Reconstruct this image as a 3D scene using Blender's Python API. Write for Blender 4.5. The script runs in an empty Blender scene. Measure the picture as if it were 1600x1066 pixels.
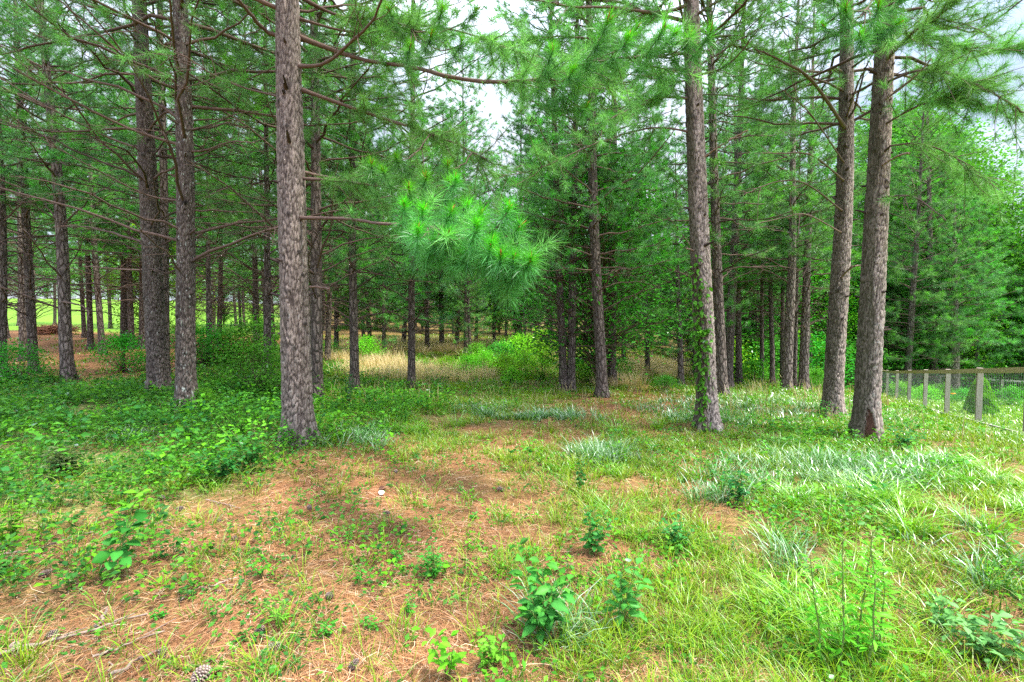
import bpy, math, random
import numpy as np
from mathutils import Vector

# ------------------------------------------------------------------ camera, sky, sun, exposure
F = 755.0                      # focal length in photo pixels (photo 1600 px wide)
EYE = 1.6
PITCH = math.atan(33 / F)      # horizon sits a little above the middle
SUN_EL, SUN_AZ = math.radians(66), math.radians(108)   # azimuth clockwise from the viewing direction
sc = bpy.context.scene
cam_d = bpy.data.cameras.new("camera"); cam = bpy.data.objects.new("camera", cam_d)
sc.collection.objects.link(cam); sc.camera = cam
cam_d.sensor_width = 36; cam_d.lens = 36 * F / 1600
cam_d.clip_start = .05; cam_d.clip_end = 2000
cam.location = (0, 0, EYE); cam.rotation_euler = (math.pi / 2 - PITCH, 0, 0)

w = bpy.data.worlds.new("World"); sc.world = w; w.use_nodes = True
nt = w.node_tree; nt.nodes.clear()
out = nt.nodes.new('ShaderNodeOutputWorld'); bg = nt.nodes.new('ShaderNodeBackground')
sky = nt.nodes.new('ShaderNodeTexSky'); sky.sky_type = 'NISHITA'; sky.sun_disc = False
sky.sun_elevation = SUN_EL; sky.sun_rotation = SUN_AZ
sky.dust_density = 1.5; sky.air_density = 1.0
tc = nt.nodes.new('ShaderNodeTexCoord'); mp = nt.nodes.new('ShaderNodeMapping'); mp.inputs['Scale'].default_value = (1, 1, 2.2)
no = nt.nodes.new('ShaderNodeTexNoise'); no.inputs['Scale'].default_value = 2.3; no.inputs['Detail'].default_value = 7; no.inputs['Roughness'].default_value = .6
cr = nt.nodes.new('ShaderNodeValToRGB'); cr.color_ramp.elements[0].position = .36; cr.color_ramp.elements[1].position = .56
cr.color_ramp.elements[0].color = (.35, .35, .35, 1)
mx = nt.nodes.new('ShaderNodeMix'); mx.data_type = 'RGBA'; mx.inputs[7].default_value = (5.6, 5.95, 7.3, 1)
nt.links.new(tc.outputs['Generated'], mp.inputs[0]); nt.links.new(mp.outputs[0], no.inputs['Vector'])
nt.links.new(no.outputs['Fac'], cr.inputs[0]); nt.links.new(cr.outputs[0], mx.inputs[0])
nt.links.new(sky.outputs[0], mx.inputs[6])
sx = nt.nodes.new('ShaderNodeSeparateXYZ'); nt.links.new(tc.outputs['Generated'], sx.inputs[0])
el = nt.nodes.new('ShaderNodeMapRange'); el.interpolation_type = 'SMOOTHSTEP'
el.inputs[1].default_value = .30; el.inputs[2].default_value = .85; el.inputs[3].default_value = .56; el.inputs[4].default_value = 1.9   # overcast: brightest overhead
nt.links.new(sx.outputs['Z'], el.inputs[0])
vm = nt.nodes.new('ShaderNodeVectorMath'); vm.operation = 'SCALE'; nt.links.new(mx.outputs[2], vm.inputs[0]); nt.links.new(el.outputs[0], vm.inputs['Scale'])
nt.links.new(vm.outputs[0], bg.inputs[0])
bg.inputs[1].default_value = .125; nt.links.new(bg.outputs[0], out.inputs[0])

sd = bpy.data.lights.new("sun", 'SUN'); sun = bpy.data.objects.new("sun", sd); sc.collection.objects.link(sun)
sd.energy = 3.4; sd.angle = math.radians(8); sd.color = (1, .93, .80)
sdir = Vector((math.sin(SUN_AZ) * math.cos(SUN_EL), math.cos(SUN_AZ) * math.cos(SUN_EL), math.sin(SUN_EL)))
sun.rotation_euler = sdir.to_track_quat('Z', 'Y').to_euler()

vs = sc.view_settings
vs.view_transform = 'Standard'; vs.look = 'None'; vs.gamma = 1; vs.use_curve_mapping = False
vs.exposure = 1.72
cy = sc.cycles
cy.max_bounces = 7; cy.diffuse_bounces = 4; cy.glossy_bounces = 2; cy.transmission_bounces = 4; cy.transparent_max_bounces = 6
cy.use_denoising = False; cy.use_adaptive_sampling = True; cy.adaptive_threshold = .02
cy.caustics_reflective = False; cy.caustics_refractive = False; cy.sample_clamp_indirect = 3; cy.sample_clamp_direct = 12

R = np.random.default_rng(7)
col = sc.collection

# ------------------------------------------------------------------ noise
def _h(ix, iy, s):
    n = (ix.astype(np.int64) * 374761393 + iy.astype(np.int64) * 668265263 + s * 1442695041) & 0x7fffffff
    n = ((n ^ (n >> 13)) * 1274126177) & 0x7fffffff
    return ((n ^ (n >> 16)) & 0xffffff) / float(0xffffff)
def vnoise(x, y, s=0):
    x = np.asarray(x, float); y = np.asarray(y, float)
    ix = np.floor(x); iy = np.floor(y); fx = x - ix; fy = y - iy
    fx = fx * fx * (3 - 2 * fx); fy = fy * fy * (3 - 2 * fy)
    a = _h(ix, iy, s); b = _h(ix + 1, iy, s); c = _h(ix, iy + 1, s); d = _h(ix + 1, iy + 1, s)
    return (a * (1 - fx) + b * fx) * (1 - fy) + (c * (1 - fx) + d * fx) * fy
def fbm(x, y, s=0, o=4):
    v = 0; a = .5; t = 0
    for k in range(o):
        v = v + a * vnoise(x * 2 ** k, y * 2 ** k, s + k); t += a; a *= .5
    return v / t
def sstep(a, b, x): t = np.clip((x - a) / (b - a), 0, 1); return t * t * (3 - 2 * t)

# ------------------------------------------------------------------ terrain height
_A = np.radians([-46.7, -33.5, -14.9, 7.5, 27.9, 42.6])
_D = np.array([0, 4, 8, 12, 16, 22, 30, 45, 70, 110, 200, 400.])
_H = np.array([
 [0, 0, 0, 0, .05, .12, .8, 1.2, 3.0, 6.5, 10, 12],
 [0, 0, 0, .1, .1, .1, .55, .95, 2.6, 6.0, 9, 11],
 [0, 0, -.1, -.3, -.4, -.3, .0, .6, 1.5, 3.0, 6, 9],
 [0, 0, -.1, -.4, -.55, -.35, .0, .3, .6, 1.0, 3, 6],
 [0, 0, -.15, -.45, -.8, -1.3, -1.6, -1.6, -1.5, -1, 0, 3],
 [0, 0, -.3, -.85, -1.35, -2.15, -3.1, -3.4, -3.4, -3.2, -2, 0]])
MOUNDS = []
def height(x, y):
    x = np.asarray(x, float); y = np.asarray(y, float)
    r = np.hypot(x, y); a = np.arctan2(x, y); ac = np.clip(a, _A[0], _A[-1])
    d = r * np.cos(ac)
    ia = np.clip(np.searchsorted(_A, ac, side='right') - 1, 0, len(_A) - 2); ta = (ac - _A[ia]) / (_A[ia + 1] - _A[ia])
    ta = ta * ta * (3 - 2 * ta)
    idd = np.clip(np.searchsorted(_D, d, side='right') - 1, 0, len(_D) - 2); td = np.clip((d - _D[idd]) / (_D[idd + 1] - _D[idd]), 0, 1)
    h = (_H[ia, idd] * (1 - td) + _H[ia, idd + 1] * td) * (1 - ta) + (_H[ia + 1, idd] * (1 - td) + _H[ia + 1, idd + 1] * td) * ta
    h = h * (1 - sstep(math.radians(75), math.radians(150), np.abs(a)))
    h = h + (fbm(x * .45, y * .45, 5, 3) - .5) * .14 * sstep(1, 5, r) + (fbm(x * 3, y * 3, 9, 3) - .5) * .05
    for mx_, my_ in MOUNDS: h = h + .075 * np.exp(-((x - mx_) ** 2 + (y - my_) ** 2) / .30)
    return h
def ray(px, py):
    c, s = math.cos(PITCH), math.sin(PITCH)
    u = (px - 800) / F; v = -(py - 533) / F
    return np.array([u, c + v * s, -s + v * c])
def at(px, py, depth):                 # point at a distance along the viewing direction
    return np.array([0, 0, EYE]) + ray(px, py) * depth
def ground(px, py):
    d = ray(px, py); t0 = .5; t = .5
    while t < 260:
        p = d * t
        if p[2] + EYE < height(p[0], p[1]): break
        t0 = t; t *= 1.02
    for _ in range(20):
        m = (t0 + t) / 2; p = d * m
        if p[2] + EYE < height(p[0], p[1]): t = m
        else: t0 = m
    p = d * t
    return np.array([p[0], p[1], float(height(p[0], p[1]))])
def project(x, y, z):
    c, s = math.cos(PITCH), math.sin(PITCH)
    zz = z - EYE; dep = y * c - zz * s; dep = np.where(dep < .2, .2, dep)
    return 800 + F * x / dep, 533 - F * (y * s + zz * c) / dep, dep

# ------------------------------------------------------------------ mesh builder
class MB:
    def __init__(s): s.v = []; s.c = []; s.f = {3: [], 4: []}; s.m = {3: [], 4: []}; s.n = 0
    def add(s, v, faces, c, mat=0):
        v = np.asarray(v, float).reshape(-1, 3)
        c = np.broadcast_to(np.asarray(c, float).reshape(-1, 3), v.shape)
        for f in (faces if isinstance(faces, list) else [faces]):
            f = np.asarray(f, np.int64); k = f.shape[-1]; f = f.reshape(-1, k) + s.n
            s.f[k].append(f); s.m[k].append(np.full(len(f), mat))
        s.v.append(v); s.c.append(c); s.n += len(v)
    def mesh(s, name, mats, smooth=True):
        me = bpy.data.meshes.new(name)
        v = np.concatenate(s.v); c = np.concatenate(s.c)
        f3 = np.concatenate(s.f[3]) if s.f[3] else np.zeros((0, 3), int); f4 = np.concatenate(s.f[4]) if s.f[4] else np.zeros((0, 4), int)
        m = np.concatenate([np.concatenate(s.m[3]) if s.m[3] else np.zeros(0, int), np.concatenate(s.m[4]) if s.m[4] else np.zeros(0, int)])
        nf = len(f3) + len(f4)
        me.vertices.add(len(v)); me.vertices.foreach_set('co', v.astype(np.float32).ravel())
        lv = np.concatenate([f3.ravel(), f4.ravel()]).astype(np.int32)
        me.loops.add(len(lv)); me.loops.foreach_set('vertex_index', lv)
        ls = np.concatenate([np.arange(len(f3)) * 3, len(f3) * 3 + np.arange(len(f4)) * 4]).astype(np.int32)
        me.polygons.add(nf); me.polygons.foreach_set('loop_start', ls)
        me.polygons.foreach_set('material_index', m.astype(np.int32))
        me.polygons.foreach_set('use_smooth', np.full(nf, smooth))
        a = me.color_attributes.new('Col', 'FLOAT_COLOR', 'POINT')
        a.data.foreach_set('color', np.concatenate([c, np.ones((len(c), 1))], 1).astype(np.float32).ravel())
        me.update(calc_edges=True)
        for mt in mats: me.materials.append(mt)
        return me
def link(name, me, parent=None, loc=None):
    o = bpy.data.objects.new(name, me); col.objects.link(o)
    if parent is not None: o.parent = parent
    if loc is not None: o.location = [float(q) for q in loc]
    return o
def tag(o, label=None, cat=None, group=None, kind=None):
    if label: o['label'] = label
    if cat: o['category'] = cat
    if group: o['group'] = group
    if kind: o['kind'] = kind
    return o
def norm(a): return a / np.maximum(np.linalg.norm(a, axis=-1, keepdims=True), 1e-9)

def tubes(mb, P, r, c, sides=6, mat=0):            # P (n,k,3), r (n,k)
    P = np.asarray(P, float); n, k, _ = P.shape
    if n == 0: return
    r = np.broadcast_to(np.asarray(r, float), (n, k))
    T = norm(np.gradient(P, axis=1)); m = norm(P[:, -1] - P[:, 0])
    ref = np.where(np.abs(m[:, 2:3]) > .9, np.array([[1., 0, 0]]), np.array([[0, 0, 1.]]))[:, None, :]
    A = norm(np.cross(T, ref)); B = np.cross(T, A)
    th = np.arange(sides) * 2 * math.pi / sides
    V = P[:, :, None] + r[:, :, None, None] * (np.cos(th)[None, None, :, None] * A[:, :, None] + np.sin(th)[None, None, :, None] * B[:, :, None])
    idx = np.arange(n * k * sides).reshape(n, k, sides)
    a = idx[:, :-1]; b = idx[:, 1:]
    f = np.stack([a, np.roll(a, -1, 2), np.roll(b, -1, 2), b], -1).reshape(-1, 4)
    c = np.asarray(c, float)
    if c.ndim == 2 and len(c) == n and n > 1: c = np.repeat(c, k * sides, 0)
    mb.add(V.reshape(-1, 3), f, c, mat)

def rand_dir(n, rng): return norm(rng.normal(size=(n, 3)))
def needles(mb, P, D, S, C, n, rng, L=.17, W=.006, spread=.75, droop=.12, mat=0, bend=False, back=.12):
    """n needles round each tuft: P positions, D twig directions, S scale, C colours"""
    N = len(P)
    if N == 0: return
    Pn = np.repeat(P, n, 0); Dn = np.repeat(D, n, 0); Sn = np.repeat(S, n)[:, None]; Cn = np.repeat(C, n, 0)
    off = -rng.random((N * n, 1)) * back * Sn
    d = norm(Dn * rng.uniform(.15, 1.0, (N * n, 1)) + rand_dir(N * n, rng) * spread)
    d[:, 2] -= droop; d = norm(d)
    Ln = L * Sn * rng.uniform(.7, 1.1, (N * n, 1))
    side = norm(np.cross(d, rand_dir(N * n, rng))) * W * .5 * np.sqrt(Sn)
    b = Pn + Dn * off
    Cn = Cn * rng.uniform(.75, 1.25, (N * n, 1))
    if bend:
        mid = b + d * Ln * .55; d2 = norm(d + np.array([0, 0, -.35])); tip = mid + d2 * Ln * .5
        V = np.stack([b - side * .6, b + side * .6, mid + side, mid - side, tip], 1)
        i = np.arange(N * n)[:, None] * 5
        mb.add(V.reshape(-1, 3), [i + np.array([[0, 1, 2, 3]]), i + np.array([[3, 2, 4]])], np.repeat(Cn, 5, 0), mat)
    else:
        V = np.stack([b - side, b + side, b + d * Ln], 1)
        mb.add(V.reshape(-1, 3), np.arange(N * n * 3).reshape(-1, 3), np.repeat(Cn, 3, 0), mat)
def leaves(mb, P, D, L, W, C, rng, mat=0, fold=.18, shape=4):
    """folded leaves: base P, direction D, length L, width W"""
    N = len(P)
    if N == 0: return
    L = np.broadcast_to(np.asarray(L, float), (N,))[:, None]; W = np.broadcast_to(np.asarray(W, float), (N,))[:, None]
    up = norm(np.array([0, 0, 1.]) + rng.normal(size=(N, 3)) * .45)
    s = norm(np.cross(D, up)); nn = norm(np.cross(s, D))
    if shape == 4:
        V = np.stack([P, P + D * L * .45 - s * W * .5 + nn * W * fold, P + D * L, P + D * L * .45 + s * W * .5 + nn * W * fold], 1)
        i = np.arange(N)[:, None] * 4
        mb.add(V.reshape(-1, 3), [i + np.array([[0, 2, 1]]), i + np.array([[0, 3, 2]])], np.repeat(C, 4, 0), mat)
    else:
        dz = np.array([0, 0, -1.])
        def q(t, w, sg): return P + D * L * t + dz * L * .22 * t * t + s * W * w * sg + nn * W * abs(w) * fold * 1.5
        V = np.stack([P, q(.22, .34, -1), q(.5, .5, -1), q(.8, .27, -1), P + D * L + dz * L * .22, q(.8, .27, 1), q(.5, .5, 1), q(.22, .34, 1), q(.28, 0, 1), q(.52, 0, 1), q(.8, 0, 1)], 1)
        i = np.arange(N)[:, None] * 11
        Cm = np.repeat(C, 11, 0).reshape(N, 11, 3).copy(); Cm[:, 8:11] *= 1.25
        mb.add(V.reshape(-1, 3), [i + np.array([f]) for f in ([1, 8, 9, 2], [2, 9, 10, 3], [8, 7, 6, 9], [9, 6, 5, 10])] +
               [i + np.array([f]) for f in ([0, 8, 1], [0, 7, 8], [3, 10, 4], [10, 5, 4])], Cm.reshape(-1, 3), mat)
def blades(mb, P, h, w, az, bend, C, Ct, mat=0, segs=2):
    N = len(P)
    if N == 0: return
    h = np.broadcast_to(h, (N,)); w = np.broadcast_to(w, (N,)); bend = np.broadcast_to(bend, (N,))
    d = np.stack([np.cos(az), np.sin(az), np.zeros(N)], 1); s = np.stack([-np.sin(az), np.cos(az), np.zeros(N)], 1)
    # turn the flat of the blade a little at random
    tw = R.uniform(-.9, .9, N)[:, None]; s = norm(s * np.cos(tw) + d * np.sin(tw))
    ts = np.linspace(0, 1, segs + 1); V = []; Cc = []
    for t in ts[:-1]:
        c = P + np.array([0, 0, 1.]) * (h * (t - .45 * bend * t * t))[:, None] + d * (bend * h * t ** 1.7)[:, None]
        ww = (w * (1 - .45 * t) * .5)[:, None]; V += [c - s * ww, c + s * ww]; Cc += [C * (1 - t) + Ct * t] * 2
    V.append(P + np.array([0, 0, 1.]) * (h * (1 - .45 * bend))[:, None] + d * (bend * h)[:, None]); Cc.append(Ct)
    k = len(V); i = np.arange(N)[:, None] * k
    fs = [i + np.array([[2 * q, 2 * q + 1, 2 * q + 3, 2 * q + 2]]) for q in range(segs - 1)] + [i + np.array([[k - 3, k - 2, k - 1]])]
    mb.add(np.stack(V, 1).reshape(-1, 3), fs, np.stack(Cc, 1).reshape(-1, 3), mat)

# ------------------------------------------------------------------ materials
def material(name):
    m = bpy.data.materials.new(name); m.use_nodes = True; t = m.node_tree; t.nodes.clear()
    o = t.nodes.new('ShaderNodeOutputMaterial'); return m, t, o
def node(t, kind, **kw):
    n = t.nodes.new(kind)
    for k, v in kw.items():
        if k in n.inputs: n.inputs[k].default_value = v
        else: setattr(n, k, v)
    return n
def leaf_mat(name, trans=.35, gloss=.12, rough=.5, huevar=.02, valvar=.35, tmul=(1.0, 1.15, .6)):
    m, t, o = material(name)
    a = node(t, 'ShaderNodeAttribute', attribute_name='Col'); oi = node(t, 'ShaderNodeObjectInfo')
    hs = node(t, 'ShaderNodeHueSaturation')
    m1 = node(t, 'ShaderNodeMapRange'); m1.inputs[3].default_value = 1 - valvar / 2; m1.inputs[4].default_value = 1 + valvar / 2
    m2 = node(t, 'ShaderNodeMapRange'); m2.inputs[3].default_value = .5 - huevar; m2.inputs[4].default_value = .5 + huevar
    t.links.new(oi.outputs['Random'], m1.inputs[0]); t.links.new(oi.outputs['Random'], m2.inputs[0])
    t.links.new(m1.outputs[0], hs.inputs['Value']); t.links.new(m2.outputs[0], hs.inputs['Hue']); t.links.new(a.outputs['Color'], hs.inputs['Color'])
    d = node(t, 'ShaderNodeBsdfDiffuse'); tr = node(t, 'ShaderNodeBsdfTranslucent'); g = node(t, 'ShaderNodeBsdfGlossy', Roughness=rough)
    g.inputs['Color'].default_value = (.9, .95, 1, 1)
    mul = node(t, 'ShaderNodeMix', data_type='RGBA', blend_type='MULTIPLY'); mul.inputs[0].default_value = 1; mul.inputs[7].default_value = (*tmul, 1)
    t.links.new(hs.outputs[0], d.inputs[0]); t.links.new(hs.outputs[0], mul.inputs[6]); t.links.new(mul.outputs[2], tr.inputs[0])
    x1 = node(t, 'ShaderNodeMixShader'); x1.inputs[0].default_value = trans; x2 = node(t, 'ShaderNodeMixShader')
    fr = node(t, 'ShaderNodeLayerWeight', Blend=.35); mm = node(t, 'ShaderNodeMath', operation='MULTIPLY'); mm.inputs[1].default_value = gloss * 2
    t.links.new(fr.outputs['Fresnel'], mm.inputs[0]); t.links.new(mm.outputs[0], x2.inputs[0])
    t.links.new(d.outputs[0], x1.inputs[1]); t.links.new(tr.outputs[0], x1.inputs[2]); t.links.new(x1.outputs[0], x2.inputs[1]); t.links.new(g.outputs[0], x2.inputs[2])
    t.links.new(x2.outputs[0], o.inputs[0]); return m
def surf_mat(name, rough=.85, noise=None, bump=None, stretch=(1, 1, 1), var=.0, voro=None):
    """Principled on the Col attribute, noise-varied, optional bump"""
    m, t, o = material(name); b = node(t, 'ShaderNodeBsdfPrincipled'); b.inputs['Roughness'].default_value = rough
    b.inputs['Specular IOR Level'].default_value = .2
    a = node(t, 'ShaderNodeAttribute', attribute_name='Col'); c = a.outputs['Color']
    tcn = node(t, 'ShaderNodeTexCoord'); mpn = node(t, 'ShaderNodeMapping'); mpn.inputs['Scale'].default_value = stretch
    t.links.new(tcn.outputs['Object'], mpn.inputs[0])
    if var:
        oi = node(t, 'ShaderNodeObjectInfo'); h = node(t, 'ShaderNodeHueSaturation'); mr = node(t, 'ShaderNodeMapRange')
        mr.inputs[3].default_value = 1 - var; mr.inputs[4].default_value = 1 + var
        t.links.new(oi.outputs['Random'], mr.inputs[0]); t.links.new(mr.outputs[0], h.inputs['Value']); t.links.new(c, h.inputs['Color']); c = h.outputs[0]
    hgt = None
    if noise:
        sc_, lo, hi = noise
        n = node(t, 'ShaderNodeTexNoise', Scale=sc_, Detail=6.0, Roughness=.65); t.links.new(mpn.outputs[0], n.inputs['Vector'])
        mr = node(t, 'ShaderNodeMapRange'); mr.inputs[1].default_value = .3; mr.inputs[2].default_value = .7; mr.inputs[3].default_value = lo; mr.inputs[4].default_value = hi
        t.links.new(n.outputs['Fac'], mr.inputs[0])
        mu = node(t, 'ShaderNodeMix', data_type='RGBA', blend_type='MULTIPLY'); mu.inputs[0].default_value = 1
        t.links.new(c, mu.inputs[6]); t.links.new(mr.outputs[0], mu.inputs[7]); c = mu.outputs[2]; hgt = n.outputs['Fac']
    if voro:
        vs_, vd, ccol = voro
        n0 = node(t, 'ShaderNodeTexNoise', Scale=vs_ * .5, Detail=3.0); t.links.new(mpn.outputs[0], n0.inputs['Vector'])
        ad = node(t, 'ShaderNodeMix', data_type='VECTOR'); ad.inputs[0].default_value = .06
        t.links.new(mpn.outputs[0], ad.inputs[4]); t.links.new(n0.outputs['Color'], ad.inputs[5])
        v = node(t, 'ShaderNodeTexVoronoi', Scale=vs_); v.feature = 'DISTANCE_TO_EDGE'; t.links.new(ad.outputs[1], v.inputs['Vector'])
        rp = node(t, 'ShaderNodeMapRange'); rp.inputs[2].default_value = .22; t.links.new(v.outputs['Distance'], rp.inputs[0])
        mu = node(t, 'ShaderNodeMix', data_type='RGBA'); mu.inputs[6].default_value = (*ccol, 1); t.links.new(rp.outputs[0], mu.inputs[0]); t.links.new(c, mu.inputs[7]); c = mu.outputs[2]
        ad2 = node(t, 'ShaderNodeMath', operation='MULTIPLY_ADD'); ad2.inputs[1].default_value = 1.6
        t.links.new(rp.outputs[0], ad2.inputs[0]); t.links.new(hgt, ad2.inputs[2]); hgt = ad2.outputs[0]; bump = vd
    if bump and hgt is not None:
        bp = node(t, 'ShaderNodeBump', Strength=1.0, Distance=bump); t.links.new(hgt, bp.inputs['Height']); t.links.new(bp.outputs[0], b.inputs['Normal'])
    t.links.new(c, b.inputs['Base Color']); t.links.new(b.outputs[0], o.inputs[0]); return m
M_needle = leaf_mat('pine_needles', .42, .02, .45, .012, .35, (1.0, 1.1, .7))
M_leaf = leaf_mat('broad_leaves', .42, .06, .4, .02, .3)
M_weed = leaf_mat('weed_leaves', .40, .07, .42, .0, .0)
M_blade = leaf_mat('grass_blades', .38, .05, .4, .0, .0)
M_sheen_blade = leaf_mat('sheen_tinted_blades', .25, .06, .35, .0, .0)
M_straw = surf_mat('dead_needles', .7)
M_bark = surf_mat('plated_bark', .88, (38, .72, 1.22), .004, (1, 1, .45))
M_bark_far = surf_mat('scaly_bark', .9, (14, .65, 1.25), .012, (1, 1, .33), .18, (13, .016, (.062, .047, .040)))
M_limb = surf_mat('limb_bark', .9, (30, .7, 1.25), .003, (1, 1, 1), .12)
M_ground = surf_mat('soil_and_straw', .95, (9, .72, 1.22), .03)
M_wood = surf_mat('weathered_timber', .8, (22, .7, 1.2), .003, (1, 1, .15))
M_cone = surf_mat('cone_scales', .8, (60, .8, 1.2), .001)
M_plain = surf_mat('plain_matt', .6, (20, .9, 1.05), .001)
M_wire = surf_mat('galvanised_wire', .5)

# ------------------------------------------------------------------ what grows where: table read off the photograph
_V = np.array([500, 540, 565, 600, 640, 680, 720, 760, 800, 850, 900, 960, 1020, 1066.])
_U = np.array([0, 160, 320, 480, 640, 800, 960, 1120, 1280, 1440, 1600.])
_W = np.array([
 [0, 0, 0, .1, .1, .2, .2, .2, .2, .1, 0], [.0, .05, .1, .1, .2, .5, .2, .3, .4, .1, 0], [.2, .3, .4, .4, .2, .6, .3, .3, .5, .1, 0],
 [.8, .9, .9, .7, .3, .5, .3, .2, .4, .1, 0], [.9, .88, .9, .75, .4, .3, .2, .2, .4, .2, 0], [.85, .82, .85, .6, .3, .2, .08, .25, .6, .4, .1],
 [1, 1, .95, .5, .15, .15, .1, .3, .5, .4, .15], [1, .95, .9, .3, .1, .1, .2, .3, .3, .3, .1], [.9, .6, .3, .1, .08, .1, .3, .3, .4, .3, .1],
 [.4, .2, .12, .1, .08, .1, .3, .35, .4, .3, .2], [.5, .4, .15, .1, .15, .12, .3, .4, .4, .3, .3], [.35, .2, .12, .1, .1, .3, .3, .4, .4, .3, .4],
 [.3, .12, .1, .08, .1, .2, .3, .3, .4, .3, .3], [.3, .12, .1, .08, .1, .2, .3, .3, .4, .3, .3]])
_G = np.array([
 [.4, .4, .4, .4, .5, .6, .6, .6, .6, .8, 1], [.1, .1, .2, .4, .8, .7, .7, .7, .8, 1, 1], [.15, .15, .3, .6, .9, .9, .7, .7, .8, 1, 1],
 [.2, .3, .4, .8, 1, .9, .6, .7, .8, .9, 1], [.3, .35, .4, .8, .9, .9, .45, .8, .9, .9, 1], [.35, .35, .45, .5, .65, .65, .5, .6, .9, .9, 1],
 [.35, .35, .35, .15, .45, .5, .5, .5, .8, .8, .7], [.3, .3, .2, .1, .3, .4, .5, .5, .8, .7, .7], [.2, .1, .08, .12, .18, .3, .5, .65, .8, .7, .6],
 [.15, .08, .08, .2, .15, .25, .6, .8, .8, .7, .55], [.1, .08, .1, .3, .25, .25, .6, .9, .8, .6, .5], [.2, .1, .15, .3, .25, .35, .75, .9, .9, .6, .5],
 [.3, .15, .15, .25, .25, .5, .9, .9, .9, .6, .45], [.3, .15, .15, .25, .25, .6, .9, .9, .9, .6, .45]])
def tab(T, u, v):
    u = np.clip(u, 0, 1600); v = np.clip(v, 500, 1066)
    iu = np.clip((u / 160).astype(int), 0, 9); tu = u / 160 - iu
    iv = np.clip(np.searchsorted(_V, v, side='right') - 1, 0, len(_V) - 2); tv = (v - _V[iv]) / (_V[iv + 1] - _V[iv])
    return (T[iv, iu] * (1 - tu) + T[iv, iu + 1] * tu) * (1 - tv) + (T[iv + 1, iu] * (1 - tu) + T[iv + 1, iu + 1] * tu) * tv
def blobs(u, v, L, lo=.55, hi=1.25):
    m = np.zeros_like(u)
    for cx, cy_, rx, ry in L: m = np.maximum(m, 1 - sstep(lo, hi, np.hypot((u - cx) / rx, (v - cy_) / ry)))
    return m
GRASS_SHEEN = [(1300, 752, 185, 36), (1180, 640, 170, 24), (935, 712, 65, 20), (560, 692, 50, 14), (190, 690, 50, 16), (1500, 850, 60, 40), (1120, 780, 40, 16), (850, 652, 80, 9), (1400, 655, 40, 10), (760, 640, 60, 9), (1240, 880, 30, 30), (900, 1000, 50, 40), (1560, 900, 50, 50)]
TAN = [(600, 582, 60, 14), (700, 590, 90, 10), (1015, 577, 60, 10), (660, 543, 120, 9), (560, 560, 60, 10), (960, 600, 40, 9), (1060, 585, 40, 8)]
STRAW_BARE = [(180, 555, 220, 45), (60, 525, 120, 14)]
PATH = [(1000, 628, 95, 15), (930, 648, 130, 19), (1015, 611, 45, 8), (640, 715, 190, 32), (560, 770, 130, 30), (820, 680, 120, 20), (740, 700, 120, 22)]
F0, F1 = np.array([10.5, 10.8]), np.array([19.0, 24.8])        # line of the fence
FD = (F1 - F0) / np.linalg.norm(F1 - F0); FN = np.array([FD[1], -FD[0]])
def beyond_fence(x, y): return (x - F0[0]) * FN[0] + (y - F0[1]) * FN[1]
def masks(x, y, z):
    u, v, d = project(x, y, z); v = np.where(y < 1.2, 1066, v); 
    lawn = sstep(-1.2, .4, beyond_fence(x, y)) * (y > 2)
    W = tab(_W, u, v); G = tab(_G, u, v)
    far = (d > 36) & (u < 470)
    bare = blobs(u, v, STRAW_BARE) * (u < 1060) * (d > 9)
    bare = np.maximum(bare, .8 * blobs(u, v, PATH)); W = W * (1 - lawn) * (1 - bare * .95); G = np.maximum(G * (1 - bare * .85), lawn)
    fl = sstep(31, 36, d) * (1 - sstep(380, 520, u)); G = np.maximum(G, fl); W = W * (1 - fl)
    return dict(u=u, v=v, d=d, W=W, G=G, S=blobs(u, v, GRASS_SHEEN, .1, 1.55) * (1 - lawn), T=blobs(u, v, TAN), lawn=lawn, field=fl)
def scatter(n, r0, r1, p, amax=54, rng=R):
    q = 2 - p; uu = rng.random(n)
    r = (r0 ** q + uu * (r1 ** q - r0 ** q)) ** (1 / q) if abs(q) > 1e-6 else r0 * (r1 / r0) ** uu
    a = np.radians(rng.uniform(-amax, amax, n)); x = r * np.sin(a); y = r * np.cos(a)
    return x, y, height(x, y), r

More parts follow.
